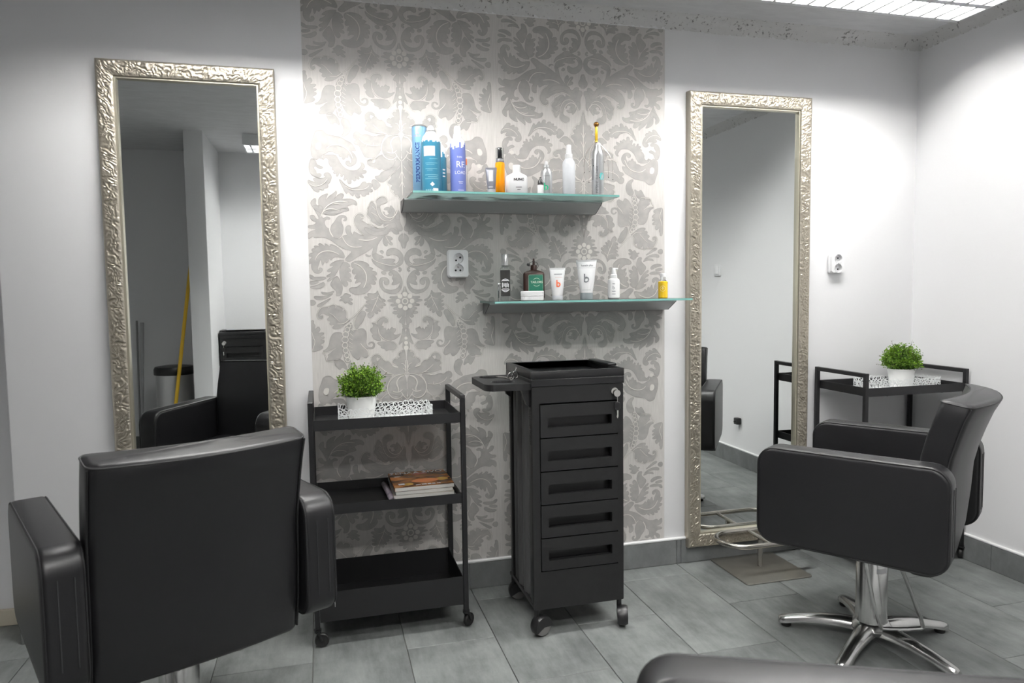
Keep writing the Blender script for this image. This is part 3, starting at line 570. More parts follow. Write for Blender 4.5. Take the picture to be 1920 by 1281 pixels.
# ================================================================== CEILING LAMPS
TUBEM = mat('fluorescent_tube', (1, 1, 1), 0.5, emit=TUBE_POWER, ecol=(1.0, 0.985, 0.955))
HOUSE = mat('lamp_housing', (0.75, 0.76, 0.77), 0.45)
REFL = mat('lamp_reflector', (0.86, 0.87, 0.90), 0.3, 0.6)
TUBEOFF = mat('unlit_tube', (0.82, 0.82, 0.80), 0.3)
def make_lamp(label, x0, y1, L=1.25, W_=0.30, lit=2):
    """x0: left end, y1: edge nearer the back wall"""
    t = thing('ceiling_lamp', label, 'lamp', (x0, y1, H), 0, 'louvred fluorescent ceiling lamps')
    h = 0.075; e = 0.008
    b = MB()
    b.box((0, -W_, -0.012), (L, 0, -0.0005))                       # back plate
    b.box((0, -e, -h), (L, 0, -0.012)); b.box((0, -W_, -h), (L, -W_ + e, -0.012))
    b.box((0, -W_ + e, -h), (e, -e, -0.012)); b.box((L - e, -W_ + e, -h), (L, -e, -0.012))
    b.obj('housing', HOUSE, t, 0)
    # inner lip that holds the louvre
    lp = MB()
    for a, c in (((e, -0.02, -h), (L - e, -e, -h + 0.004)), ((e, -W_ + e, -h), (L - e, -W_ + 0.02, -h + 0.004))): lp.box(a, c)
    lp.obj('rim', HOUSE, t, 0)
    for kt, yc in enumerate((-0.075, -W_ + 0.075)):
        MB().lathe([(0.013, 0.04), (0.013, L - 0.04)], 10, (0, yc, -0.036), 'x').obj('tube', TUBEM if kt < lit else TUBEOFF, t)
    # V-shaped centre spine and cross blades
    MB().prism([(-W_ / 2 - 0.014, -h + 0.001), (-W_ / 2 + 0.014, -h + 0.001), (-W_ / 2, -0.03)], e, L - e, 'x').obj('spine', REFL, t, 0)
    bl = None
    nb = 17
    for i in range(nb):
        x = 0.05 + (L - 0.1) * i / (nb - 1)
        for (ya, yb) in ((-0.02, -W_ / 2 + 0.01), (-W_ / 2 - 0.01, -W_ + 0.02)):
            if bl is None:
                bl = MB().prism([(-0.006, -h + 0.001), (0.006, -h + 0.001), (0.0012, -h + 0.022), (-0.0012, -h + 0.022)], -0.06, 0.06, 'y').mesh('louvre_blade', REFL, 0)
            o = link('louvre_blade', bl, t); o.location = (x, (ya + yb) / 2, 0)
    return t
make_lamp('long louvred ceiling lamp nearest the right wall corner', 1.225, -0.385)
make_lamp('long louvred ceiling lamp above the left half of the wallpaper', -0.62, -0.40)
make_lamp('added louvred fill lamp over the middle of the salon floor, out of view', 0.62, -1.62)  # added unseen lamp, brightens the lower walls and floor
make_lamp('louvred ceiling lamp by the partition, seen in the left mirror', -0.475, -2.61)

# ================================================================== MIRRORS
def make_mirror(label, x0, x1, z0, z1, seed):
    t = thing('wall_mirror', label, 'mirror', ((x0 + x1) / 2, 0, z0), 0, 'tall framed wall mirrors')
    w, h = (x1 - x0) / 2, z1 - z0
    fw_, dep = 0.058, 0.034
    # profile across the frame (0 outer .. fw_ inner): depth
    prof = [(0, 0.0008), (0, 0.5 * dep), (0.001, dep - 0.003), (0.004, dep)]
    m = 18
    for i in range(1, m): prof.append((0.004 + (fw_ - 0.010) * i / m, dep + 0.001 * math.sin(PI * i / m)))
    prof += [(fw_ - 0.004, dep), (fw_ - 0.003, dep - 0.004)]
    corners = [(-w, 0), (w, 0), (w, h), (-w, h)]
    b = MB()
    for s in range(4):
        (ax, az), (bx, bz) = corners[s], corners[(s + 1) % 4]
        Ln = math.hypot(bx - ax, bz - az); dx, dz = (bx - ax) / Ln, (bz - az) / Ln
        nx, nz = -dz, dx                                            # inward
        nu = int(Ln / 0.0030); V = []; K = len(prof)
        for i in range(nu + 1):
            tt = i / nu
            for (o, d) in prof:
                s0 = o + (Ln - 2 * o) * tt                            # mitred
                px, pz = ax + dx * s0 + nx * o, az + dz * s0 + nz * o
                dd = d
                if 0.004 < o < fw_ - 0.005:
                    q = Vector((px * 34 + seed, pz * 34, s * 0.0))
                    wv = Vector((noise.noise(q * 0.8), noise.noise(q * 0.8 + Vector((9, 3, 1))), 0)) * 1.5
                    r1 = 1 - abs(noise.noise((q + wv) * 2.2)) * 3.6
                    r2 = 1 - abs(noise.noise((q + wv) * 4.2 + Vector((4, 4, 4)))) * 3.0
                    edge = min(1, (o - 0.003) / 0.006, (fw_ - 0.004 - o) / 0.006)
                    dd += (0.0026 * max(0, r1) + 0.0014 * max(0, r2)) * edge
                V.append((px, -dd, pz))
        Fs = [(i * K + j, (i + 1) * K + j, (i + 1) * K + j + 1, i * K + j + 1) for i in range(nu) for j in range(K - 1)]
        b.add(V, Fs)
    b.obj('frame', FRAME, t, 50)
    ri = MB()
    a, c = fw_ - 0.004, fw_ + 0.003
    outer = [(-w + a, a), (w - a, a), (w - a, h - a), (-w + a, h - a)]; inner = [(-w + c, c), (w - c, c), (w - c, h - c), (-w + c, h - c)]
    ri.holed(outer, [inner[::-1]], -dep + 0.006, -0.010, 'y')
    ri.obj('inner_rim', RIM, t, 0)
    MB().box((-w + a, -0.014, a), (w - a, -0.010, h - a)).obj('glass', MIRROR, t, 0)
    MB().box((-w + 0.006, -0.010, 0.006), (w - 0.006, -0.0006, h - 0.006)).obj('back_board', BLACKS, t, 0)
    return t
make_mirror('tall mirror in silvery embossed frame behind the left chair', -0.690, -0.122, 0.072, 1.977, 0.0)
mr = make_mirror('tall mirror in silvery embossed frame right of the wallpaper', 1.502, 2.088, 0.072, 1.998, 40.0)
mr.rotation_euler = (0, 0, -0.005); mr.location.y = -0.0018        # hangs a touch askew

# ================================================================== GLASS SHELVES
def make_shelf(label, x0, x1, gx0, gx1, zg):
    t = thing('glass_shelf', label, 'shelf', (x0, 0, zg), 0, 'glass wall shelves')
    L = x1 - x0
    sec = [(-0.0009, -0.001), (-0.105, -0.001), (-0.105, -0.006), (-0.036, -0.041), (-0.0009, -0.041)]
    MB().prism(sec, 0.003, L - 0.003, 'x').obj('bracket', ALU, t, 0)
    for a, b_ in ((0, 0.003), (L - 0.003, L)): MB().prism(sec, a, b_, 'x').obj('end_cap', ALUDK, t, 0)
    MB().bbox((gx0 - x0, -0.250, 0.0), (gx1 - x0, -0.006, 0.008), 0.0008, 1).obj('glass_pane', GLASS, t, 0)
    MB().box((gx0 - x0, -0.2516, 0.0006), (gx1 - x0, -0.2502, 0.0074)).obj('pane_edge', GLASSE, t, 0, 'green polished glass edge')
    MB().box((gx1 - x0 + .0002, -0.2516, 0.0006), (gx1 - x0 + 0.0014, -0.008, 0.0074)).obj('pane_edge', GLASSE, t, 0)
    return t
ZU, ZLW = 1.5265, 1.140
make_shelf('upper glass shelf carrying hairspray cans on grey bracket', 0.313, 1.085, 0.329, 1.092, ZU)
make_shelf('lower glass shelf reaching over the wallpaper edge', 0.624, 1.405, 0.612, 1.395, ZLW)

# ================================================================== SOCKETS
def make_socket(label, x, z, holes_rot=0, yaw=0, w=0.083, h=0.107):
    t = thing('double_socket', label, 'socket', (x, 0, z), yaw, 'white double wall sockets')
    d = 0.028
    MB().prism(rrect(-w / 2, -h / 2, w / 2, h / 2, 0.011), -0.012, -0.001, 'y', 0.002, 2).obj('back_plate', WHITEP, t, 40)
    wells = [circ(0, 0.021, 0.0195, 24), circ(0, -0.021, 0.0195, 24)]
    MB().holed(rrect(-w / 2 + .004, -h / 2 + .004, w / 2 - .004, h / 2 - .004, 0.010), [c[::-1] for c in wells], -d, -0.010, 'y').obj('cover', WHITEP, t, 30)
    for zc in (0.021, -0.021):
        s = MB().lathe([(0.0, -0.0125), (0.0190, -0.0125), (0.0197, -0.0135), (0.0197, -d - 0.0008), (0.0208, -d - 0.0008), (0.0208, -d + 0.002)], 24, (0, 0, zc), 'y', caps=False).obj('well', WHITEP, t, 40)
        for dx, dz in ((-0.009, -0.004), (0.009, -0.004)) if zc < 0 else ((-0.007, -0.008), (0.009, 0.003)):
            MB().lathe([(0.0, -0.0132), (0.0038, -0.0132), (0.0038, -0.0126)], 10, (dx, 0, zc + dz), 'y').obj('pin_hole', DARKHOLE, s)
        MB().lathe([(0.0, -0.0185), (0.0014, -0.0185), (0.0022, -0.0126)], 8, (0.0 if zc < 0 else -0.003, 0, zc + 0.008), 'y').obj('earth_pin', KEYM, s)
    MB().lathe([(0.0, -d - 0.0008), (0.0025, -d - 0.0008), (0.0025, -d + 0.001)], 10, (0, 0, 0), 'y').obj('screw', mat('grey_screw', (.3, .3, .3), .4, .8), t)
    return t
make_socket('white double socket on the wallpaper between the shelves', 0.526, 1.292)
make_socket('white double socket beside the right mirror', 2.241, 1.287, yaw=0, w=0.074, h=0.088)
sw = thing('light_switch', 'small white switch on the right wall, seen in the right mirror', 'switch', (XR, -1.755, 1.31), -PI / 2)
MB().bbox((-0.04, -0.011, -0.04), (0.04, -0.0006, 0.04), 0.003, 2).obj('plate', WHITEP, sw)
MB().bbox((-0.027, -0.016, -0.027), (0.027, -0.0105, 0.027), 0.002, 2).obj('rocker', WHITEP, sw)
pl = thing('wall_plug', 'small black plug low on the right wall, seen in the right mirror', 'plug', (XR, -1.47, 0.30), -PI / 2)
MB().bbox((-0.022, -0.034, -0.022), (0.022, -0.0006, 0.022), 0.005, 2).obj('body', BLACKP, pl)
MB().tube([(0, -0.034, 0), (0, -0.044, -0.002)], 0.006, 8).obj('cable_boot', BLACKP, pl)

# ================================================================== METAL TROLLEYS
def make_trolley(label, x, y):
    """origin: floor, middle of the footprint; 0.50 wide, 0.29 deep, 0.83 tall"""
    t = thing('metal_trolley', label, 'trolley', (x, y, 0), 0, 'black three-tier metal trolleys')
    hw, hd, p = 0.2535, 0.147, 0.0085
    zt = 0.829
    for sx in (-1, 1):
        for sy in (-1, 1):
            MB().bbox((sx * hw - p, sy * hd - p, 0.062), (sx * hw + p, sy * hd + p, zt), 0.0015, 1).obj('post', BLACKM, t, 0)
        MB().bbox((sx * hw - p, -hd + p, zt - 0.017), (sx * hw + p, hd - p, zt), 0.0015, 1).obj('handle', BLACKM, t, 0)
    x0 = hw - p - 0.0005
    for z0, z1 in ((0.733, 0.768), (0.449, 0.483), (0.085, 0.186)):
        b = MB(); w = 0.0025; yy = hd + 0.004
        b.box((-x0, -yy, z0), (x0, yy, z0 + w))
        b.box((-x0, -yy, z0 + w), (x0, -yy + w, z1)); b.box((-x0, yy - w, z0 + w), (x0, yy, z1))
        b.box((-x0, -yy + w, z0 + w), (-x0 + w, yy - w, z1)); b.box((x0 - w, -yy + w, z0 + w), (x0, yy - w, z1))
        s = b.obj('tray', BLACKM, t, 0)
        for bx in (-0.13, 0.15):
            MB().lathe([(0.004, z0 - 0.005), (0.0045, z0 - 0.0002)], 8, (bx, -hd + 0.02, 0)).obj('bolt', BLACKM, s)
    for i, (sx, sy, a) in enumerate(((-1, -1, 62), (1, -1, 20), (-1, 1, 110), (1, 1, 75))):
        cs = MB(); ca, sa = math.cos(math.radians(a - 60)), math.sin(math.radians(a - 60))
        cx, cy = sx * hw, sy * hd
        off = 0.013; wx, wy = cx + ca * off, cy + sa * off * -1
        cs.lathe([(0.012, 0.052), (0.013, 0.062)], 12, (cx, cy, 0))
        for sd in (-1, 1):
            nx, ny = sa * sd * 0.010, ca * sd * 0.010
            cs.tube([(cx + nx, cy + ny, 0.054), (cx + nx + ca * .006, cy + ny - sa * .006, 0.045), (wx + nx, wy + ny, 0.024)], [0.006, 0.005, 0.0035], 6)
        c_ = cs.obj('caster', BLACKP, t)
        wl = MB().lathe([(0.004, -0.007), (0.010, -0.0075), (0.017, -0.006), (0.021, -0.0075), (0.0235, -0.005), (0.0238, 0.0), (0.0235, 0.005), (0.021, 0.0075), (0.017, 0.006), (0.010, 0.0075), (0.004, 0.007)], 20, (0, 0, 0), 'y')
        wl.xf(Matrix.Translation((wx, wy, 0.0242)) @ Matrix.Rotation(math.radians(-(a - 60)), 4, 'Z'))
        wl.obj('wheel', RUBBER, c_)
    return t
trolley_l = make_trolley('black three-tier metal trolley in front of the wallpaper', 0.2205, -0.172)
trolley_r = dup(trolley_l, (2.400, -0.168, 0), 0, 'black metal trolley in the corner behind the right chair')
lt = MB().box((-0.203, -0.1535, 0.134), (-0.1975, -0.1515, 0.192)); lt.add([(-0.1968, -0.1536, 0.136), (-0.1958, -0.1536, 0.136), (-0.1958, -0.1536, 0.187), (-0.1968, -0.1536, 0.187)], [(0, 1, 2, 3)])
sticker = MB().box((-0.214, -0.1524, 0.134), (-0.194, -0.1512, 0.191)).obj('sticker', BLACKS, trolley_l, 0, 'small black label sticker')
sb = MB().box((-0.1952, -0.1528, 0.134), (-0.1940, -0.1521, 0.191)).box((-0.214, -0.1528, 0.1898), (-0.1954, -0.1521, 0.191)); sb.obj('sticker_edge', WHITEP, sticker, 0)
sr = MB().lathe([(0.0, -0.1530), (0.0022, -0.1530), (0.0022, -0.1526)], 10, (-0.2, 0, 0.181), 'y'); sr.obj('sticker_dot', mat('red_print', (0.5, 0.02, 0.03), 0.5), sticker)

# ================================================================== SALON CARTS
def make_cart(label, x, y, rot=0):
    """origin: floor below the middle of the body; front looks to -y"""
    t = thing('salon_cart', label, 'cart', (x, y, 0), rot, 'black salon carts with five drawers')
    hw, hd = 0.1645, 0.165
    fz0, fz1 = 0.094, 0.862
    # front frame with the opening for the drawers, side pillars, back, base
    op = [(-0.139, 0.226), (0.144, 0.226), (0.144, 0.806), (-0.139, 0.806)]
    MB().holed(rrect(-hw, fz0, hw, fz1, 0.004, 2), [op[::-1]], -hd, -hd + 0.02, 'y').obj('front_frame', BLACKS, t, 0)
    b = MB()
    b.box((hw - 0.012, -hd + 0.02, fz0), (hw, hd, fz1)); b.box((-hw + 0.032, -hd + 0.02, fz0), (-hw + 0.040, hd, fz1))
    b.box((-hw + 0.040, hd - 0.01, fz0), (hw - 0.012, hd, fz1)); b.box((-hw + 0.04, -hd + 0.02, fz0), (hw - 0.012, hd - 0.01, fz0 + 0.012))
    b.obj('body', BLACKS, t, 0)
    for yy, r in ((-0.085, 0.020), (-0.030, 0.027), (0.040, 0.027), (0.105, 0.022)):
        MB().lathe([(r, 0.105), (r, 0.858)], 16, (-hw + 0.03, yy, 0)).obj('side_pillar', PILLAR, t)
    for yy in (-hd + 0.034, 0.135):
        s = MB().bbox((-hw + 0.002, yy - 0.012, fz0 + 0.01), (-hw + 0.026, yy + 0.012, fz1), 0.003, 1).obj('side_rail', BLACKP, t)
        tb = MB()
        for k in range(22): tb.box((-hw - 0.001, yy - 0.006, 0.66 + k * 0.0062), (-hw + 0.0025, yy + 0.004, 0.6630 + k * 0.0062))
        tb.obj('ratchet_teeth', PILLAR, s, 0)
    MB().bbox((-hw, -hd + 0.02, fz0), (-hw + 0.012, hd, fz0 + 0.014), 0.003, 1).obj('bottom_rail', BLACKP, t)
    # drawers with a recessed grip
    ph = (0.803 - 0.229) / 5
    for k in range(5):
        z0 = 0.229 + k * ph + 0.0015; z1 = z0 + ph - 0.004
        slot = rrect(-0.112, z0 + 0.034, 0.120, z0 + 0.068, 0.003, 2)
        d = MB().holed(rrect(-0.137, z0, 0.142, z1, 0.003, 2), [slot[::-1]], -hd - 0.0045, -hd + 0.012, 'y').obj('drawer', BLACKS, t, 0)
        g = MB(); g.box((-0.118, -hd + 0.030, z0 + 0.028), (0.126, -hd + 0.033, z0 + 0.074))
        g.add([(-0.112, -hd - 0.001, z0 + 0.0342), (0.120, -hd - 0.001, z0 + 0.0342), (0.120, -hd + 0.030, z0 + 0.028), (-0.112, -hd + 0.030, z0 + 0.028)], [(0, 1, 2, 3)])
        g.obj('grip_recess', BLACKP, d, 0)
    # top tray
    tz0, tz1 = 0.8625, 0.915
    w = 0.012
    b = MB(); hx, hy = hw + 0.003, hd + 0.003
    b.bbox((-hx, -hy, tz0), (hx, hy, tz0 + 0.026), 0.002, 1)
    for lo, hi in (((-hx, -hy, tz0 + .026), (hx, -hy + w, tz1)), ((-hx, hy - w, tz0 + .026), (hx, hy, tz1)), ((-hx, -hy + w, tz0 + .026), (-hx + 0.022, hy - w, tz1)), ((hx - w, -hy + w, tz0 + .026), (hx, hy - w, tz1))):
        b.bbox(lo, hi, 0.002, 2)
    tp = b.obj('top_tray', BLACKP, t, 30)
    MB().bbox((hx - 0.022, -hy + 0.09, tz1 - 0.002), (hx + 0.012, hy - 0.05, tz1 + 0.008), 0.004, 2).obj('tray_handle', BLACKP, tp)
    # folding side tray with holes
    st = [(-0.165, 0.12), (-0.165, -0.160)] + [(-0.195 - 0.0, -0.160)] + arc(-0.282, -0.120, 0.036, 250, 180, 5) + arc(-0.282, 0.075, 0.036, 180, 100, 5) + [(-0.2, 0.125)]
    hs = [circ(-0.245, -0.085, 0.037, 22)[::-1], circ(-0.255, 0.065, 0.037, 22)[::-1], circ(-0.190, 0.045, 0.012, 12)[::-1], circ(-0.198, -0.005, 0.009, 12)[::-1]]
    s = MB().holed(st, hs, 0.853, 0.875, 'z').obj('side_tray', BLACKS, t, 0)
    for yy in (-0.085, 0.065):
        xx = -0.245 if yy < 0 else -0.255
        MB().lathe([(0.0366, 0.872), (0.0385, 0.8755), (0.0405, 0.8762), (0.042, 0.8752)], 22, (xx, yy, 0), caps=False).obj('cup_ring', BLACKP, s)
    for yy in (-hd + 0.034, 0.135):
        MB().prism([(-hw - 0.03, 0.853), (-hw + 0.002, 0.853), (-hw + 0.002, 0.79), (-hw - 0.012, 0.80)], yy - 0.010, yy + 0.010, 'y').obj('tray_bracket', BLACKP, t, 0)
    # lock and keys
    lk = MB().lathe([(0.0125, -hd - 0.006), (0.0125, -hd - 0.0002)], 18, (0.131, 0, 0.836), 'y').obj('lock', KEYM, t)
    k = MB(); k.prism(circ(0.137, 0.829, 0.012, 16), -hd - 0.014, -hd - 0.0115, 'y'); k.obj('key', KEYM, lk)
    MB().tube([(0.137, -hd - 0.013, 0.818), (0.138, -hd - 0.013, 0.808), (0.137, -hd - 0.013, 0.800)], 0.0016, 6).obj('key_ring', KEYM, lk)
    k2 = MB().prism(rrect(0.127, 0.770, 0.148, 0.800, 0.010, 4), -hd - 0.015, -hd - 0.011, 'y', 0.001, 1).obj('key_fob', BLACKP, lk)
    MB().prism([(0.135, 0.770), (0.141, 0.770), (0.141, 0.748), (0.138, 0.742), (0.134, 0.748), (0.136, 0.756)], -hd - 0.014, -hd - 0.0125, 'y').obj('key_blade', KEYM, lk, 0)
    # hooded twin casters
    for (sx, sy, a) in ((-1, -1, 20), (1, -1, 70), (-1, 1, -5), (1, 1, 40)):
        ar = math.radians(a); cx, cy = sx * (hw - 0.012), sy * (hd - 0.014)
        c_ = MB().lathe([(0.009, 0.055), (0.009, fz0)], 10, (cx, cy, 0)).obj('caster', BLACKP, t)
        ox, oy = math.cos(ar) * 0.016, -abs(math.sin(ar)) * 0.016
        Mx = Matrix.Translation((cx + ox, cy + oy, 0.0352)) @ Matrix.Rotation(ar - PI / 2, 4, 'Z')
        MB().lathe([(0.0, -0.017), (0.020, -0.017), (0.031, -0.014), (0.0345, -0.006), (0.0345, 0.006), (0.031, 0.014), (0.020, 0.017), (0.0, 0.017)], 24, (0, 0, 0), 'x').xf(Mx).obj('wheel', mat('grey_wheel', (0.22, 0.215, 0.21), 0.25, 0.4), c_)
        hd_ = []
        pr = [(-0.0185, 0.6), (-0.0185, 0.97), (-0.012, 1.05), (0.012, 1.05), (0.0185, 0.97), (0.0185, 0.6)]
        V = []; n = 16
        hb = MB()
        for i in range(n + 1):
            an = math.radians(-5 + 215 * i / n)
            for (xx, rr) in [(-0.0187, 0.0)] + [(q[0], q[1] * 0.0352) for q in pr] + [(0.0187, 0.0)]:
                V.append((xx, rr * math.cos(an), rr * math.sin(an)))
        K = 8
        hb.add(V, [(i * K + j, (i + 1) * K + j, (i + 1) * K + j + 1, i * K + j + 1) for i in range(n) for j in range(K - 1)]).xf(Mx).obj('wheel_hood', BLACKP, c_)
    return t
cart = make_cart('black five-drawer salon cart in front of the wallpaper', 0.8475, -0.298)
cart2 = dup(cart, (-0.548, -3.068, 0), PI, 'black salon cart behind the partition corner, seen in the left mirror')

# ================================================================== SALON CHAIRS
def make_chair(label, x, y, ang):
    """local +y is the way the sitter looks"""
    t = thing('salon_chair', label, 'chair', (x, y, 0), math.radians(ang - 90), 'black leather salon chairs')
    za, zb = 0.372, 0.681
    for s in (-1, 1):
        prof = rrect(-0.268, za, 0.272, zb, 0.055, 7)
        x0, x1 = (0.234, 0.316) if s > 0 else (-0.316, -0.234)
        a = MB().prism(prof, x0, x1, 'x', 0.014, 4).obj('armrest', LEATHER, t, 40)
        for xx in (x0 + 0.004, x1 - 0.004):
            pp = rrect(-0.2645, za + .0035, 0.2685, zb - .0035, 0.053, 7)
            MB().tube([(xx, q[0], q[1]) for q in pp], 0.0026, 6, True).obj('piping', PIPING, a)
        st = MB(); xm = x1 - 0.012 if s > 0 else x0 + 0.012
        for (yy) in (0.0,):
            for dx in (0.030, 0.060):
                xs = x0 + dx
                st.tube([(xs, -0.2688, za + 0.06), (xs, -0.2688, zb - 0.06)], 0.0012, 5)
        st.obj('seam', STITCH, a)
        for yy, zz in ((-0.19, 0.575), (-0.18, 0.43), (0.15, 0.41)):
            MB().lathe([(0.011, 0.215), (0.011, 0.2325)], 10, (0, yy, zz), 'x').obj('arm_bolt', CHROME, t) if s > 0 else MB().lathe([(0.011, -0.2325), (0.011, -0.215)], 10, (0, yy, zz), 'x').obj('arm_bolt', CHROME, t)
    # seat cushion
    rs = []
    for z, sh in ((0.375, 0.022), (0.381, 0.006), (0.395, 0.0), (0.47, 0.0), (0.488, 0.004), (0.499, 0.016), (0.503, 0.040), (0.505, 0.10)):
        rs.append([(a, b, z) for a, b in rrect(-0.222 + sh, -0.175 + sh, 0.222 - sh, 0.308 - sh, max(0.012, 0.045 - sh), 5)])
    se = MB().rings(rs).obj('seat', LEATHER, t, 50)
    MB().tube([(a, b, 0.383) for a, b in rrect(-0.2205, -0.174, 0.2205, 0.3065, 0.045, 5)], 0.0026, 6, True).obj('piping', PIPING, se)
    # backrest: curved slab, bent back in its upper half
    HW = 0.231
    def sec(z, yr, thk, sh, cur):
        out = []
        N = 12
        pts = []
        r = 0.020
        # rounded-rect outline in (x, depth), then bend
        base = rrect(-HW + sh, sh, HW - sh, thk - sh, min(r, (thk - 2 * sh) / 2 - 0.001), 4)
        dense = []
        for i in range(len(base)):
            a, b = Vector(base[i]), Vector(base[(i + 1) % len(base)])
            k = 10 if (b - a).length > 0.1 else 1
            for j in range(k): dense.append(a + (b - a) * (j / k))
        for p in dense: out.append((p.x, yr + p.y - cur * (1 - (p.x / HW) ** 2), z + (0.016 * p.y / thk if z > 0.83 else 0)))
        return out
    R_ = []
    stations = [(0.334, -0.2150, .070), (0.43, -0.2300, .070), (0.53, -0.2380, .072), (0.63, -0.2420, .078), (0.69, -0.2520, .084), (0.75, -0.2680, .086), (0.80, -0.2830, .086), (0.846, -0.2980, .084)]
    for i, (z, yr, th) in enumerate(stations):
        cur = 0.018 + 0.024 * i / (len(stations) - 1)
        if i == 0:
            R_.append(sec(z, yr, th, 0.016, cur)); R_.append(sec(z + 0.004, yr, th, 0.004, cur)); R_.append(sec(z + 0.012, yr, th, 0.0, cur))
        elif i == len(stations) - 1:
            R_.append(sec(z - 0.010, yr, th, 0.0, cur)); R_.append(sec(z - 0.003, yr, th, 0.003, cur)); R_.append(sec(z, yr, th, 0.013, cur))
        else: R_.append(sec(z, yr, th, 0.0, cur))
    bk = MB().rings(R_).obj('backrest', LEATHER, t, 50)
    for (sh, dz) in ((0.001, 0.0),):
        ring = sec(stations[-1][0] - 0.0055, stations[-1][1], stations[-1][2], 0.0005, 0.042)
        MB().tube(ring, 0.0024, 6, True).obj('piping', PIPING, bk)
    for sx in (-1, 1):
        pth = []
        for i, (z, yr, th) in enumerate(stations):
            pth.append((sx * (HW - 0.003), yr + 0.004, min(max(z, 0.346), 0.838)))
        MB().tube(pth, 0.0026, 6).obj('piping', PIPING, bk)
    # under frame, column, five-star base
    MB().bbox((-0.17, -0.15, 0.352), (0.17, 0.22, 0.374), 0.006, 2).obj('seat_plate', BLACKM, t)
    cl = MB().lathe([(0.050, 0.064), (0.0485, 0.07), (0.0485, 0.27), (0.046, 0.275), (0.046, 0.335), (0.052, 0.338), (0.052, 0.352)], 28).obj('column', CHROME, t)
    lb = MB(); lv = []
    for i in range(7):
        an = math.radians(-150 + 8 * i)
        for z in (0.245, 0.262): lv.append((0.0492 * math.cos(an), 0.0492 * math.sin(an), z))
    lb.add(lv, [(2 * i, 2 * i + 2, 2 * i + 3, 2 * i + 1) for i in range(6)]).obj('sticker', WHITEP, cl)
    hub = MB().lathe([(0.040, 0.030), (0.060, 0.038), (0.066, 0.052), (0.058, 0.066), (0.050, 0.072)], 28).obj('hub', CHROME, t)
    a0 = 355 - (124.4 - 90)
    for k in range(5):
        an = math.radians(a0 + 72 * k); ca, sa = math.cos(an), math.sin(an)
        rs = []
        for r, w, zt, zb_ in ((0.035, 0.030, 0.068, 0.036), (0.09, 0.028, 0.070, 0.040), (0.15, 0.025, 0.064, 0.038), (0.21, 0.023, 0.052, 0.030), (0.262, 0.022, 0.040, 0.016), (0.283, 0.019, 0.034, 0.012), (0.291, 0.011, 0.029, 0.013)):
            ring = []
            for (u, v) in ((-1, 0), (-0.92, 0.55), (-0.55, 0.92), (0, 1), (0.55, 0.92), (0.92, 0.55), (1, 0), (0.7, -0.0), (-0.7, -0.0)):
                q = w * u; z = zb_ + (zt - zb_) * v
                ring.append((ca * r - sa * q, sa * r + ca * q, z))
            rs.append(ring)
        lg = MB().rings(rs).obj('leg', CHROME, t, 50)
        MB().lathe([(0.015, 0.0003), (0.017, 0.003), (0.017, 0.013), (0.012, 0.018)], 14, (ca * 0.265, sa * 0.265, 0)).obj('foot_pad', RUBBER, lg)
    lev = smoothpath([(-0.150, -0.012, 0.352), (-0.125, -0.030, 0.20), (-0.100, -0.050, 0.097), (-0.092, -0.06, 0.090), (-0.018, -0.15, 0.090), (-0.012, -0.157, 0.098), (-0.075, -0.142, 0.195), (-0.130, -0.120, 0.30), (-0.155, -0.105, 0.352)], 2)
    MB().tube(lev, 0.0063, 8).obj('pump_lever', CHROME, t)
    return t
chair_l = make_chair('black leather salon chair with its back to us before the left mirror', -0.370, -0.797, 115.5)
chair_r = dup(chair_l, (1.757, -0.80, 0), math.radians(124.8 - 90), 'black leather salon chair seen side-on before the right mirror')
chair_f = dup(chair_l, (0.534, -2.240, 0), math.radians(154.9 - 90), 'nearest black leather salon chair, only its armrest showing at the bottom edge')

# ================================================================== FOOTRESTS
def make_footrest(label, x, y, rot):
    t = thing('footrest', label, 'footrest', (x, y, 0), rot, 'steel footrests below the mirrors')
    MB().prism(rrect(-0.153, -0.145, 0.153, 0.145, 0.018), 0.0004, 0.0054, 'z', 0.001, 1).obj('base_plate', PLATE, t, 30)
    MB().lathe([(0.0115, 0.0056), (0.0105, 0.009), (0.0105, 0.1195)], 14, (0.010, 0.014, 0)).obj('post', STEEL, t)
    loop = []
    w = 0.092; x0, x1 = -0.092, 0.165
    loop += [(x0 + w * math.cos(a), 0.014 + w * math.sin(a), 0.13) for a in [PI / 2 + PI * i / 12 for i in range(13)]]
    loop += [(x1 + w * math.cos(a), 0.014 + w * math.sin(a), 0.13) for a in [-PI / 2 + PI * i / 12 for i in range(13)]]
    MB().tube(loop, 0.0105, 12, True).obj('foot_loop', STEEL, t)
    MB().tube([(0.010, 0.014 - w, 0.127), (0.010, 0.014 + w, 0.127)], 0.008, 10).obj('cross_bar', STEEL, t)
    return t
fr = make_footrest('steel footrest on a square plate below the right mirror', 1.770, -0.156, 0.0)
dup(fr, (-0.445, -0.150, 0), math.radians(10), 'steel footrest mostly hidden behind the left chair')

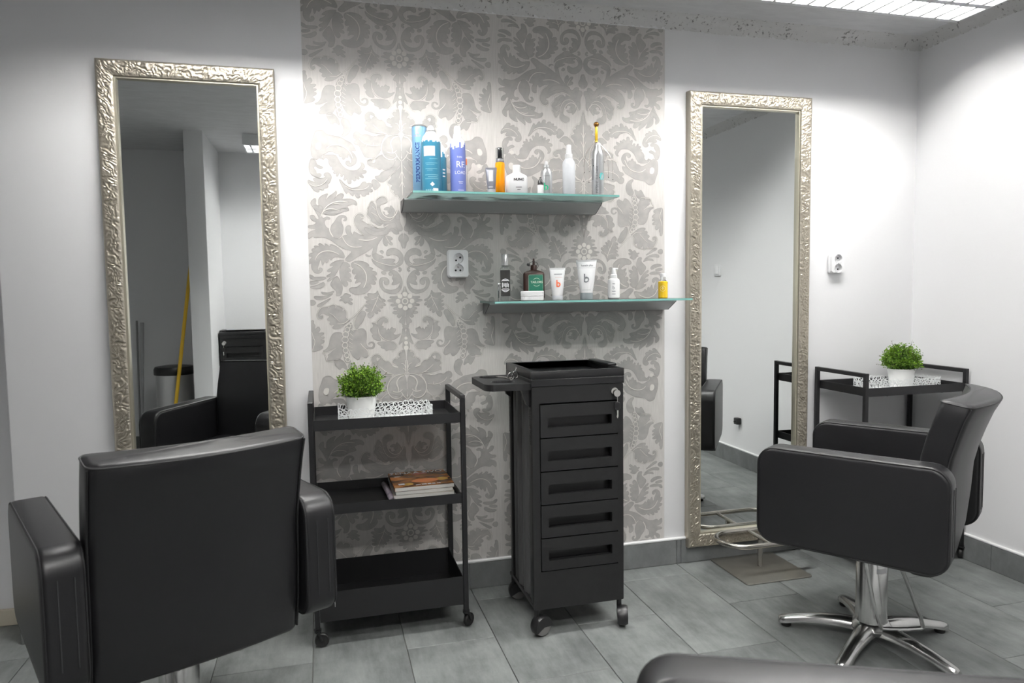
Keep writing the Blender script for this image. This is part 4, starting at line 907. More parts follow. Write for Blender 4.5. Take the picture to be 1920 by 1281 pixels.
# ================================================================== PRODUCTS ON THE SHELVES
def col(name, c, rough=0.35, **k): return mat(name, c, rough, **k)
BLUE = col('pale_blue_lacquer', (0.22, 0.42, 0.62), 0.3, metal=0.35)
NAVY = col('navy_print', (0.01, 0.045, 0.22), 0.5)
PINK = col('pink_print', (0.60, 0.22, 0.38), 0.5)
TEAL = col('teal_lacquer', (0.035, 0.20, 0.31), 0.35)
TEALP = col('pale_teal_print', (0.30, 0.52, 0.60), 0.5)
LILAC = col('lilac_blue_lacquer', (0.155, 0.20, 0.52), 0.35)
WPRINT = col('white_print', (0.82, 0.82, 0.84), 0.5)
KPRINT = col('black_print', (0.02, 0.02, 0.02), 0.5)
GPRINT = col('grey_print', (0.22, 0.23, 0.25), 0.5)
ORANGE = col('orange_plastic', (0.95, 0.33, 0.0), 0.25)
OCAP = col('orange_cap', (0.90, 0.20, 0.02), 0.3)
GCAP = col('grey_cap', (0.17, 0.17, 0.18), 0.3)
GTUBE = col('grey_tube', (0.23, 0.235, 0.27), 0.3, metal=0.4)
LTUBE = col('pale_grey_tube', (0.55, 0.56, 0.58), 0.35)
GREEN = col('green_print', (0.0, 0.42, 0.20), 0.5)
TURQ = col('turquoise_print', (0.16, 0.58, 0.58), 0.5)
MILK = col('milky_plastic', (0.78, 0.80, 0.84), 0.3)
BROWN = col('brown_plastic', (0.045, 0.018, 0.013), 0.3)
GLABEL = col('green_label', (0.008, 0.16, 0.095), 0.5)
CREAMP = col('cream_print', (0.70, 0.74, 0.62), 0.5)
BLAB = col('black_label', (0.012, 0.011, 0.010), 0.4)
REDP = col('orange_red_print', (0.85, 0.13, 0.03), 0.5)
GREYC = col('blue_grey_cap', (0.33, 0.37, 0.39), 0.35)
OIL = col('yellow_oil', (0.85, 0.55, 0.01), 0.12, coat=0.6)
PALEY = col('pale_yellow_print', (0.95, 0.85, 0.35), 0.5)
ORB = col('bronze_ball', (0.28, 0.13, 0.03), 0.25, metal=0.7)
YEL = col('yellow_gold_handle', (0.85, 0.55, 0.04), 0.25, metal=0.5)
WIRE = col('copper_wire', (0.60, 0.56, 0.52), 0.3, metal=1.0)

def facing(x, y): return math.degrees(math.atan2(CAM.y - y, CAM.x - x))
def prod(name, label, cat, x, y, z, grp):
    t = thing(name, label, cat, (x, y, z + 0.0003), 0, grp); return t
GU, GL = 'hair products on the upper shelf', 'hair products on the lower shelf'
zu, zl = ZU + 0.008, ZLW + 0.008

def drip_label(R, z0, z1, depth, n=72, seed=1):
    """label sleeve with an irregular dripping top edge"""
    r = random.Random(seed); V = []; F_ = []; hs = []
    h = 0
    for i in range(n):
        if i % 2 == 0: h = r.random() * depth
        hs.append(h)
    for i in range(n):
        a0, a1 = 2 * PI * i / n, 2 * PI * (i + 1) / n
        o = len(V)
        for a, z in ((a0, z0), (a1, z0), (a1, z1 - hs[i]), (a0, z1 - hs[i])): V.append((R * math.cos(a), R * math.sin(a), z))
        F_.append((o, o + 1, o + 2, o + 3))
    return MB().add(V, F_)
def patch(R, ang, w, z0, z1, n=6, sx=1, sy=1):
    V = []
    for i in range(n + 1):
        a = math.radians(ang) + (i / n - .5) * w / R
        for z in (z0, z1): V.append((R * sx * math.cos(a), R * sy * math.sin(a), z))
    return MB().add(V, [(2 * i, 2 * i + 2, 2 * i + 3, 2 * i + 1) for i in range(n)])

# 1 tall pale blue can
x, y = 0.3768, -0.095; fa = facing(x, y)
t = prod('spray_can', 'tallest pale blue hairspray can lettered PERFORMANCE', 'spray can', x, y, zu, GU)
R = 0.0270
b = MB().lathe([(R - .002, 0), (R, .003), (R, .246), (R - .001, .249)], 32).obj('body', BLUE, t)
text_on_cyl(MB(), 'PERFORMANCE', 0.0205, 0.118, R + .0004, ang=fa - 15, rot=90, bold=0.0007).obj('lettering', NAVY, b, 0)
text_on_cyl(MB(), 'WELLA', 0.0085, 0.212, R + .0004, ang=fa - 16).obj('logo', PINK, b, 0)
sq = MB(); sq.tube([(R * 1.01 * math.cos(math.radians(fa - 16) + s), R * 1.01 * math.sin(math.radians(fa - 16) + s), 0.2215 + 0.003 * math.sin(s * 30)) for s in [(-.25 + .5 * i / 14) for i in range(15)]], 0.0007, 5); sq.obj('logo_wave', PINK, b)
MB().lathe([(R + .0005, .247), (R + .0008, .250), (R - .002, .252), (.016, .257), (.015, .258)], 28).obj('rim', SILVER, t)
MB().lathe([(.0135, .2575), (.0135, .264), (.012, .272), (.006, .275), (0, .2755)], 20).obj('nozzle_cap', WHITEP, t)

# 2 teal can with white dripping shoulder
x, y = 0.4078, -0.166; fa = facing(x, y)
t = prod('spray_can', 'teal foam can with white shoulder standing before the tallest can', 'spray can', x, y, zu, GU)
R = 0.0340
b = MB().lathe([(R - .002, 0), (R, .003), (R, .178), (R - .001, .186), (R - .006, .200), (R - .015, .212), (.017, .217)], 36).obj('body', WHITEP, t)
sl = drip_label(R + .0004, .002, .184, .007, 80, 5).obj('label', TEAL, b, 0)
patch(R + .0008, fa - 12, .043, .128, .163).obj('info_panel', col('pale_lilac_print', (.55, .57, .62), .5), sl, 40)
pr = MB()
for i, (z, w, s) in enumerate(((.118, .03, 14), (.103, .045, 0), (.098, .03, -6), (.083, .045, 0), (.078, .02, -10), (.062, .05, 0), (.055, .035, 8), (.049, .05, 0))):
    q = patch(R + .0008, fa + s, w, z, z + .0012); pr.add(q.v, q.f)
for i in range(7):
    q = patch(R + .0008, fa - 34 + 12 * i, .0045, .006, .0125, 2); pr.add(q.v, q.f)
pr.obj('small_print', TEALP, sl, 0)
a = math.radians(fa + 4); dm = MB(); 
q = [(0, .008), (.008, 0), (0, -.008), (-.008, 0)]
dm.add([((R + .001) * math.cos(a + u / R), (R + .001) * math.sin(a + u / R), .030 + v) for u, v in q], [(0, 1, 2, 3)]).obj('hazard_diamond', WPRINT, sl, 0)
patch(R + .001, fa + 24, .020, .004, .016).obj('barcode', WPRINT, sl, 40)
MB().lathe([(.0175, .216), (.018, .219), (.0165, .221)], 24).obj('collar', SILVER, t)
MB().lathe([(.0135, .220), (.013, .228), (.009, .236), (.005, .239), (0, .2395)], 20).obj('nozzle', WHITEP, t)

# 3 slim white can, half hidden behind
x, y = 0.452, -0.060; fa = facing(x, y)
t = prod('spray_can', 'slim white and teal striped can half hidden behind the teal can', 'spray can', x, y, zu, GU)
R = 0.0285
b = MB().lathe([(R - .002, 0), (R, .003), (R, .165), (R - .006, .185), (R - .015, .196), (.012, .200), (.010, .206), (0, .207)], 28).obj('body', WHITEP, t)
V = drip_label(R + .0004, .002, .168, .03, 60, 9)
V.f = [f for i, f in enumerate(V.f) if abs(((360 * (i + .5) / 60 - fa - 50 + 180) % 360) - 180) < 36]; V.m = [0] * len(V.f)
sl = V.obj('label', TEAL, b, 0)
st = MB()
for k in range(3):
    q = patch(R + .0008, fa + 40, .012, .074 + .012 * k, .079 + .012 * k, 3); st.add(q.v, q.f)
st.obj('stripes', WPRINT, sl, 0)

# 4 lilac-blue can RE LOAD
x, y = 0.5090, -0.14; fa = facing(x, y)
t = prod('spray_can', 'lilac-blue mousse can with white drips lettered RELOAD', 'spray can', x, y, zu, GU)
R = 0.0280
b = MB().lathe([(R - .002, 0), (R, .003), (R, .185), (R - .003, .194), (R - .010, .203), (.014, .207)], 32).obj('body', WHITEP, t)
sl = drip_label(R + .0004, .002, .188, .030, 56, 3).obj('label', LILAC, b, 0)
lt = MB()
text_on_cyl(lt, 'THIN', .0085, .133, R + .0008, ang=fa + 12)
text_on_cyl(lt, 'RE', .032, .106, R + .0008, ang=fa + 20); text_on_cyl(lt, 'LOAD', .0165, .078, R + .0008, ang=fa + 20)
for zq, wq in ((.045, .018), (.040, .014), (.015, .022)):
    q = patch(R + .0008, fa + 20, wq, zq, zq + .0016); lt.add(q.v, q.f)
lt.obj('lettering', WPRINT, sl, 0)
MB().lathe([(.0165, .206), (.0155, .216), (.013, .222), (.0125, .240), (.010, .247), (0, .248)], 22).obj('nozzle_cap', WHITEP, t)

# 5 white bottle with orange cap hidden behind
x, y = 0.548, -0.055
t = prod('bottle', 'thin white bottle with orange cap peeking from behind the lilac-blue can', 'bottle', x, y, zu, GU)
MB().lathe([(.0125, 0), (.0135, .003), (.0135, .118), (.011, .124)], 20).obj('body', WHITEP, t)
MB().lathe([(.0118, .1245), (.0118, .145), (.010, .149), (0, .150)], 18).obj('cap', OCAP, t)

# tube builder: cap at the bottom, flat crimp at the top, facing -y then turned to the camera
def tube_bottle(t, w, h, cap_h, cap_r, body_m, cap_m, fa):
    Rm = Matrix.Rotation(math.radians(fa + 90), 4, 'Z')
    rs = []
    n = 28
    for z, sx, sy in ((cap_h + .0006, cap_r * .97, cap_r * .97), (cap_h + .004, cap_r * 1.0, cap_r * .98), (cap_h + (h - cap_h) * .35, (cap_r * .6 + w * .4), cap_r * .85), (cap_h + (h - cap_h) * .7, (cap_r * .3 + w * .7), cap_r * .5), (h - .008, w, .0022), (h - .0075, w, .0014), (h, w * 1.01, .0012)):
        rs.append([(sx * math.copysign(abs(math.cos(a)) ** .8, math.cos(a)), sy * math.copysign(abs(math.sin(a)) ** .8, math.sin(a)), z) for a in [2 * PI * i / n for i in range(n)]])
    bd = MB().rings(rs).xf(Rm).obj('body', body_m, t)
    MB().lathe([(cap_r * .96, 0), (cap_r, .002), (cap_r * 1.0, cap_h)], 26).obj('cap', cap_m, t)
    def front(z, u=0.0):
        # surface depth on the front side at height z
        f = (z - cap_h) / (h - cap_h)
        ks = [(0, cap_r * .98), (.35, cap_r * .85), (.7, cap_r * .5), (.96, .0022), (1, .0014)]
        for (f0, d0), (f1, d1) in zip(ks[:-1], ks[1:]):
            if f <= f1: return -(d0 + (d1 - d0) * (f - f0) / (f1 - f0)) - .0014
        return -.003
    def sheet(pts_faces, m, name, par):
        bb = MB()
        for V, Fs in pts_faces: bb.add([tuple(Rm @ Vector((p[0], front(p[1]) + 0.30 * cap_r * min(1, (p[0] / w) ** 2), p[1]))) for p in V], Fs)
        return bb.obj(name, m, par, 0)
    return bd, sheet
def txt2(body, size, u, z, bold=0.0):
    V, Fs = text_mesh(body, size, bold); return ([(p.x + u, p.y + z) for p in V], Fs)
def strip2(u0, u1, z0, z1, n=6):
    V = []
    for i in range(n + 1):
        u = u0 + (u1 - u0) * i / n; V += [(u, z0), (u, z1)]
    return (V, [(2 * i, 2 * i + 2, 2 * i + 3, 2 * i + 1) for i in range(n)])
def grid2(u0, u1, z0, z1, n=4, k=6):
    V = [(u0 + (u1 - u0) * i / n, z0 + (z1 - z0) * j / k) for j in range(k + 1) for i in range(n + 1)]
    return (V, [(j * (n + 1) + i, j * (n + 1) + i + 1, (j + 1) * (n + 1) + i + 1, (j + 1) * (n + 1) + i) for j in range(k) for i in range(n)])

# 6 grey tube
x, y = 0.6252, -0.17; fa = facing(x, y)
t = prod('cream_tube', 'small grey tube standing on its cap before the orange bottle', 'tube', x, y, zu, GU)
bd, sh = tube_bottle(t, 0.0205, 0.0985, 0.020, 0.0145, GTUBE, LTUBE, fa)
sh([grid2(-.009, .007, .048, .088)], LTUBE, 'pale_panel', bd); sh([strip2(-.010, .006, .026, .0285)], WPRINT, 'small_print', bd)

# 7 orange bottle
x, y = 0.6715, -0.12
t = prod('bottle', 'bright orange bottle with grey cap', 'bottle', x, y, zu, GU)
MB().lathe([(.0165, 0), (.0175, .002), (.0175, .118), (.0165, .1255), (.015, .127)], 26).obj('body', ORANGE, t)
MB().lathe([(.0155, .1275), (.0155, .137), (.0135, .140)], 24).obj('collar', GCAP, t)
MB().lathe([(.0085, .1402), (.0085, .181), (.007, .182), (0, .1825)], 20).obj('spout', GCAP, t)
MB().lathe([(.0150, .1405), (.0145, .1795), (.0138, .1805), (.0138, .1795), (.0143, .1410)], 24).obj('clear_hood', CLEAR, t)

# 8 broad white bottle
x, y = 0.7325, -0.13; fa = facing(x, y)
t = prod('bottle', 'broad white shoulder bottle with black lettering and white cap', 'bottle', x, y, zu, GU)
Rm = Matrix.Rotation(math.radians(fa + 90), 4, 'Z')
rs = []
for z, sx, sy in ((0, .038, .019), (.003, .0405, .021), (.060, .0405, .021), (.073, .0400, .021), (.078, .036, .020), (.083, .026, .018), (.087, .018, .016), (.089, .0145, .0145)):
    rs.append([(sx * math.copysign(abs(math.cos(a)) ** .55, math.cos(a)), sy * math.copysign(abs(math.sin(a)) ** .55, math.sin(a)), z) for a in [2 * PI * i / 32 for i in range(32)]])
bd = MB().rings(rs).xf(Rm).obj('body', WHITEP, t, 50)
lt = MB()
for s, sz, z, bo in (('NUNC', .0125, .062, .0006),):
    V, Fs = text_mesh(s, sz, bo); lt.add([tuple(Rm @ Vector((p.x + .008, -.0215, p.y + z))) for p in V], Fs)
for zq, wq in ((.033, .022), (.0245, .012), (.009, .016)):
    lt.add([tuple(Rm @ Vector((.008 + sx * wq / 2, -.0215, zq + dz))) for sx, dz in ((-1, 0), (1, 0), (1, .0022), (-1, .0022))], [(0, 1, 2, 3)])
lt.obj('lettering', KPRINT, bd, 0)
MB().lathe([(.0150, .0895), (.0152, .114), (.0140, .117), (0, .1175)], 24).obj('cap', WHITEP, t)

# 9 small dropper bottle
x, y = 0.8068, -0.19
t = prod('dropper_bottle', 'tiny white bottle with black pointed cap before the silver can', 'bottle', x, y, zu, GU)
MB().lathe([(.0108, 0), (.0114, .002), (.0114, .036), (.0105, .0375)], 20).obj('body', WHITEP, t)
MB().lathe([(.0106, .038), (.0106, .049), (.0055, .058), (.0032, .062), (.0032, .0665), (0, .067)], 18).obj('cap', BLACKP, t)

# 10 silver can with green b
x, y = 0.8491, -0.13; fa = facing(x, y)
t = prod('spray_can', 'silver spray can with a green letter b', 'spray can', x, y, zu, GU)
R = .0220
b = MB().lathe([(R - .002, 0), (R, .002), (R, .088), (R - .002, .098), (R - .007, .108), (.0115, .113)], 28).obj('body', SILVER, t)
text_on_cyl(MB(), 'b', .040, .038, R + .0005, ang=fa - 4, bold=.0004).obj('letter', GREEN, b, 0)
patch(R + .0005, fa, .03, .078, .0795).obj('lettering', GPRINT, b, 0)
MB().lathe([(.0118, .1132), (.0110, .121), (.0095, .122)], 20).obj('collar', SILVER, t)
MB().lathe([(.006, .1222), (.006, .133), (.004, .1355), (0, .136)], 16).obj('nozzle', WHITEP, t)

# 11 milky spray bottle
x, y = 0.9425, -0.12; fa = facing(x, y)
t = prod('spray_bottle', 'plain milky white spray bottle', 'bottle', x, y, zu, GU)
R = .0245
MB().lathe([(R - .002, 0), (R, .003), (R, .128), (R - .002, .138), (R - .008, .147), (.0145, .151)], 28).obj('body', MILK, t)
MB().lathe([(.0148, .1515), (.0148, .166), (.011, .170), (.0095, .190), (.0098, .199), (.008, .202), (0, .2025)], 22).obj('pump_cap', WHITEP, t)

# 12 silver INSTANT FULLNESS can
x, y = 1.0567, -0.13; fa = facing(x, y)
t = prod('spray_can', 'tall silver can lettered INSTANT FULLNESS with turquoise dot', 'spray can', x, y, zu, GU)
R = .0232
b = MB().lathe([(R - .002, 0), (R, .002), (R, .165), (R - .002, .177), (R - .008, .191), (.0125, .201)], 30).obj('body', SILVER, t)
text_on_cyl(MB(), 'INSTANT FULLNESS', .0118, .070, R + .0005, ang=fa - 6, rot=90, bold=.0002).obj('lettering', GPRINT, b, 0)
patch(R + .0005, fa - 52, .004, .07, .15).obj('lettering', GPRINT, b, 0)
dt = []; a = math.radians(fa + 40)
dt = [((R + .0006) * math.cos(a + .0105 * math.cos(s) / R), (R + .0006) * math.sin(a + .0105 * math.cos(s) / R), .083 + .0135 * math.sin(s)) for s in [2 * PI * i / 20 for i in range(20)]]
MB().add(dt, [tuple(range(20))]).obj('dot', TURQ, b, 0)
MB().lathe([(.0128, .2013), (.0115, .209), (.0085, .212), (0, .2125)], 20).obj('cap', WHITEP, t)
# head massager slipped over that can
t = prod('head_massager', 'wire head massager with golden handle slipped over the silver can', 'massager', x - .005, y, zu, GU)
t['group'] = ''; del t['group']
MB().lathe([(.0045, .2165), (.0055, .219), (.0055, .271), (.0045, .2725)], 14).obj('handle', YEL, t)
MB().lathe([(.0001, .2715), (.006, .2728), (.0095, .277), (.0108, .2815), (.0095, .286), (.006, .290), (.0001, .292)], 18).obj('ball', ORB, t)
MB().lathe([(.0062, .2135), (.0064, .2165), (.0058, .2185)], 14).obj('ferrule', GOLD, t)
for k, (an, sp, zz) in enumerate(((10, .052, .085), (-25, .060, .070), (-60, .030, .135), (-95, .034, .075), (-130, .033, .120), (170, .045, .100), (205, .040, .060), (60, .046, .095), (110, .040, .11), (140, .05, .07))):
    ca, sa = math.cos(math.radians(an)), math.sin(math.radians(an))
    pth = smoothpath([(.003 * ca, .003 * sa, .216), (.010 * ca, .010 * sa, .211), (.035 * ca, .035 * sa, .185), (max(sp, .036) * ca, max(sp, .036) * sa, .15), ((sp + .002) * ca if sp > .036 else .038 * ca, (sp + .002) * sa if sp > .036 else .038 * sa, zz)], 2)
    w = MB().tube(pth, .0007, 5).obj('wire', WIRE, t)
    e = pth[-1]
    MB().lathe([(.0001, -.002), (.0018, -.001), (.0018, .001), (.0001, .002)], 8, (e.x, e.y, e.z)).obj('tip', BLACKP, w)

# ---- lower shelf
x, y = 0.6823, -0.13; fa = facing(x, y)
t = prod('bottle', 'clear square bottle with black label and silver cap', 'bottle', x, y, zl, GL)
R = .0195
Rm = Matrix.Rotation(math.radians(fa + 90), 4, 'Z')
rs = []
for z, s in ((0, .0185), (.002, R), (.112, R), (.122, .0175), (.128, .012), (.130, .0105)):
    rs.append([tuple(Rm @ Vector((p[0], p[1], z))) for p in rrect(-s, -s, s, s, s * .35, 4)])
bd = MB().rings(rs).obj('body', CLEAR, t, 50)
lb = MB().box((-.0175, -.0206, .018), (.0185, -.0198, .114)).xf(Rm).obj('label', BLAB, bd, 0)
lt = MB()
for s, sz, z, bo in ():
    V, Fs = text_mesh(s, sz, bo); lt.add([tuple(Rm @ Vector((p.x + .001, -.0210, p.y + z))) for p in V], Fs)
for (u0, u1, z0, z1) in ((-.011, .011, .0745, .0785), (-.013, -.009, .050, .068), (-.007, -.003, .054, .066), (-.001, .004, .050, .066), (.006, .009, .052, .068), (.010, .0125, .050, .064), (-.012, .013, .043, .046), (-.010, .011, .038, .0405)):
    lt.add([tuple(Rm @ Vector((u + .001, -.0210, z))) for u, z in ((u0, z0), (u1, z0), (u1, z1), (u0, z1))], [(0, 1, 2, 3)])
for rr, a0, a1 in ((.0145, 25, 155), (.0145, 205, 335)):
    q = arc(0.001, .058, rr, a0, a1, 14); q2 = arc(0.001, .058, rr + .0022, a0, a1, 14)
    lt.add([tuple(Rm @ Vector((p[0], -.0210, p[1] + (.008 if a0 < 180 else -.008)))) for p in q + q2], [(i, i + 1, i + 16, i + 15) for i in range(14)])
lt.obj('lettering', WPRINT, lb, 0)
MB().lathe([(.0108, .1305), (.0130, .132), (.0130, .172), (.012, .1735), (0, .174)], 24).obj('cap', SILVER, t)
t = prod('glass_vial', 'thin clear glass vial standing left of the black-labelled bottle', 'vial', 0.642, -0.20, zl, None)
MB().lathe([(.0052, 0), (.006, .002), (.006, .052), (.0045, .056), (.0045, .062)], 14).obj('tube', CLEAR, t); MB().lathe([(.0048, .0622), (.0048, .066), (0, .0662)], 12).obj('lid', WHITEP, t)

x, y = 0.770, -0.190; fa = facing(x, y)
t = prod('tin', 'flat white screw-lid tin in front of the brown bottle', 'tin', x, y, zl, GL)
R = .0425
MB().lathe([(R - .002, 0), (R, .002), (R, .0165), (R - .001, .0170)], 36).obj('base', WHITEP, t)
MB().lathe([(R - .0008, .0172), (R + .0006, .0180), (R + .0006, .0225), (R - .0006, .0228), (R - .0006, .0236), (R + .0006, .0240), (R + .0006, .0335), (R - .001, .0350), (0, .0355)], 36).obj('lid', WHITEP, t)

x, y = 0.8085, -0.085; fa = facing(x, y)
t = prod('bottle', 'brown flat bottle with green label lettered TAILORS and nozzle cap', 'bottle', x, y, zl, GL)
Rm = Matrix.Rotation(math.radians(fa + 90), 4, 'Z')
rs = []
for z, w, d in ((0, .034, .016), (.002, .037, .0185), (.010, .041, .020), (.100, .041, .020), (.106, .038, .018), (.112, .027, .015), (.115, .015, .0135)):
    rs.append([tuple(Rm @ Vector((p[0], p[1], z))) for p in rrect(-w, -d, w, d, d * .45, 4)])
bd = MB().rings(rs).obj('body', BROWN, t, 50)
lb = MB().prism(rrect(-.021, .014, .036, .098, .004), -.0208, -.0202, 'y').xf(Rm).obj('label', GLABEL, bd, 0)
lt = MB()
V, Fs = text_mesh('TAILORS', .0118, .0003); lt.add([tuple(Rm @ Vector((p.x + .0105, -.0212, p.y + .069))) for p in V], Fs)
for a0, a1 in ((40, 140), (220, 320)):
    q = arc(.0105, .069, .0145, a0, a1, 12); q2 = arc(.0105, .069, .0160, a0, a1, 12)
    lt.add([tuple(Rm @ Vector((p[0], -.0212, p[1]))) for p in q + q2], [(i, i + 1, i + 14, i + 13) for i in range(12)])
for q in ribbon(rrect(-.0195, .0155, .0345, .0965, .0035), .0007, True): lt.add([tuple(Rm @ Vector((p[0], -.0211, p[1]))) for p in q], [(0, 1, 2, 3)])
lt.obj('lettering', CREAMP, lb, 0)
cp = MB().lathe([(.0125, .1155), (.0125, .133), (.0118, .1345), (.0060, .135), (.0048, .1365), (.0042, .150), (.0030, .160), (0, .1605)], 20).obj('nozzle_cap', BROWN, t)
sp_ = smoothpath([tuple(Rm @ Vector(p)) for p in ((.0135, -.006, .122), (.0185, -.006, .130), (.014, -.006, .143), (.0, -.009, .149), (-.014, -.008, .145), (-.020, -.007, .136))], 2)
MB().tube(sp_, .0011, 6).obj('cap_strap', BLACKP, cp)
MB().lathe([(.0045, -.005), (.0052, .0), (.0040, .006), (.0, .0063)], 12).xf(Matrix.Translation(sp_[-1]) @ Matrix.Rotation(math.radians(-70), 4, 'Y')).obj('plug', BLACKP, cp)

x, y = 0.8885, -0.13; fa = facing(x, y)
t = prod('cream_tube', 'white tube with orange-red letter b', 'tube', x, y, zl, GL)
bd, sh = tube_bottle(t, 0.0305, 0.1225, 0.017, 0.0205, WHITEP, MILK, fa)
sh([txt2('b', .037, .004, .061, .0006)], REDP, 'letter', bd); sh([strip2(-.008, .019, .0855, .0866)], col('pale_red_print', (.7, .35, .33), .5), 'print_line', bd); sh([strip2(-.012, .019, .097, .0995)], GPRINT, 'lettering', bd)

x, y = 1.0073, -0.13; fa = facing(x, y)
t = prod('cream_tube', 'large white tube with grey letter b and blue-grey cap', 'tube', x, y, zl, GL)
bd, sh = tube_bottle(t, 0.0395, 0.1525, 0.025, 0.0245, WHITEP, GREYC, fa)
sh([txt2('b', .048, .000, .080, .0002)], GPRINT, 'letter', bd); sh([txt2('keratin plus', .0098, .003, .131, .0002), strip2(-.030, .034, .1215, .1221)], GPRINT, 'lettering', bd); sh([strip2(-.016, .016, .036, .0368)], GPRINT, 'small_print', bd)

x, y = 1.1210, -0.13; fa = facing(x, y)
t = prod('pump_bottle', 'small white pump bottle with grey lettering', 'bottle', x, y, zl, GL)
R = .0235
b = MB().lathe([(R - .004, 0), (R, .005), (R, .070), (R - .003, .077), (R - .009, .080)], 28).obj('body', WHITEP, t)
lt = MB()
text_on_cyl(lt, 'b', .020, .044, R + .0005, ang=fa)
for zq, wq in ((.058, .010), (.029, .014), (.0185, .014)):
    q = patch(R + .0005, fa, wq, zq, zq + .0022); lt.add(q.v, q.f)
lt.obj('lettering', GPRINT, b, 0)
pc = MB().lathe([(.0135, .0805), (.0135, .093), (.0095, .096), (.0085, .108), (.0078, .118), (.006, .121), (0, .1215)], 22).obj('pump', WHITEP, t)
MB().tube([(0, 0, .1165), (.012, -.002, .117), (.0165, -.003, .1155)], [.0045, .0038, .003], 8).obj('spout', WHITEP, pc)

x, y = 1.3323, -0.13; fa = facing(x, y)
t = prod('bottle', 'small bottle of yellow oil at the right end of the lower shelf', 'bottle', x, y, zl, GL)
R = .0190
b = MB().lathe([(R - .002, 0), (R, .002), (R, .064), (R - .003, .067)], 28).obj('oil_body', OIL, t)
text_on_cyl(MB(), '+', .022, .038, R + .0005, ang=fa - 2, bold=.0004).obj('letter', PALEY, b, 0)
q = MB()
for s0 in range(24):
    a0, a1 = 2 * PI * s0 / 24, 2 * PI * (s0 + 1) / 24
    fa_ = math.radians(fa - 2)
    pts = [((R + .0005) * math.cos(fa_ + r_ * math.cos(a) / R), (R + .0005) * math.sin(fa_ + r_ * math.cos(a) / R), .038 + r_ * math.sin(a)) for a, r_ in ((a0, .010), (a1, .010), (a1, .0113), (a0, .0113))]
    q.add(pts, [(0, 1, 2, 3)])
q.obj('ring_print', PALEY, b, 0)
MB().lathe([(R - .003, .0673), (.0125, .071), (.0105, .073), (.0105, .084)], 24).obj('neck', CLEAR, t)
MB().lathe([(.0118, .0842), (.0118, .0965), (.0108, .0978), (0, .098)], 22).obj('cap', WHITEP, t)

# ================================================================== ON THE TROLLEYS: LACE TRAYS, PLANTS, MAGAZINES
def make_lace_tray(label, x, y, z, L=0.318, D=0.148, hgt=0.050, seed=3):
    t = thing('lace_tray', label, 'tray', (x, y, z), 0, 'white openwork metal trays')
    MB().box((-L / 2, -D / 2, 0.0004), (L / 2, D / 2, 0.0016)).obj('bottom', LACE, t, 0)
    r = random.Random(seed)
    b = MB()
    sides = (((-L / 2, -D / 2), (1, 0), L), ((L / 2, -D / 2), (0, 1), D), ((L / 2, D / 2), (-1, 0), L), ((-L / 2, D / 2), (0, -1), D))
    for (ox, oy), (dx, dy), Ln in sides:
        nx, ny = dy, -dx
        def put(u, v, off):
            u = min(max(u, 0), Ln); return (ox + dx * u + nx * off, oy + dy * u + ny * off, 0.0016 + max(0, v))
        n = int(Ln / 0.0178)
        for row, (rz, rad) in enumerate(((0.0085, .0105), (0.025, .0112), (0.0405, .0108))):
            for i in range(n + 1):
                u = Ln * (i + (0.5 if row % 2 else 0.0)) / n + r.uniform(-.0016, .0016); v = rz + r.uniform(-.002, .002) + (r.uniform(0, .004) if row == 2 else 0)
                R0 = rad * r.uniform(.85, 1.12); ex = r.uniform(.8, 1.25); ph = r.uniform(0, PI); off = r.uniform(-.0006, .0006)
                K = 10; V = []; Fs = []
                lw = .0026
                for k in range(K):
                    a = 2 * PI * k / K
                    for rr in (R0 - lw, R0):
                        uu, vv = rr * math.cos(a) * ex, rr * math.sin(a) / ex
                        V.append(put(u + uu * math.cos(ph) - vv * math.sin(ph), v + uu * math.sin(ph) + vv * math.cos(ph), off))
                Fs = [(2 * k, 2 * k + 1, 2 * ((k + 1) % K) + 1, 2 * ((k + 1) % K)) for k in range(K)]
                b.add(V, Fs)
                # vein inside the leaf
                for s in (0,):
                    a = ph + s * PI / 2 + r.uniform(-.3, .3); c, s_ = math.cos(a), math.sin(a); w = .0010
                    b.add([put(u - c * R0 - s_ * w, v - s_ * R0 + c * w, off), put(u + c * R0 - s_ * w, v + s_ * R0 + c * w, off), put(u + c * R0 + s_ * w, v + s_ * R0 - c * w, off), put(u - c * R0 + s_ * w, v - s_ * R0 - c * w, off)], [(0, 1, 2, 3)])
        b.add([put(0, 0, 0), put(Ln, 0, 0), put(Ln, .003, 0), put(0, .003, 0)], [(0, 1, 2, 3)])
    me = bpy.data.meshes.new('lace_wall'); me.from_pydata(b.v, [], b.f); me.materials.append(LACE)
    o = link('lace_wall', me, t); o['kind'] = 'stuff'
    sm = o.modifiers.new('thickness', 'SOLIDIFY'); sm.thickness = 0.0009
    return t
ZT = 0.733 + 0.0025
lace_l = make_lace_tray('white lace-cut metal tray on the left trolley', 0.218, -0.195, ZT)
lace_r = dup(lace_l, (2.413, -0.192, ZT), 0, 'white lace-cut metal tray on the corner trolley')

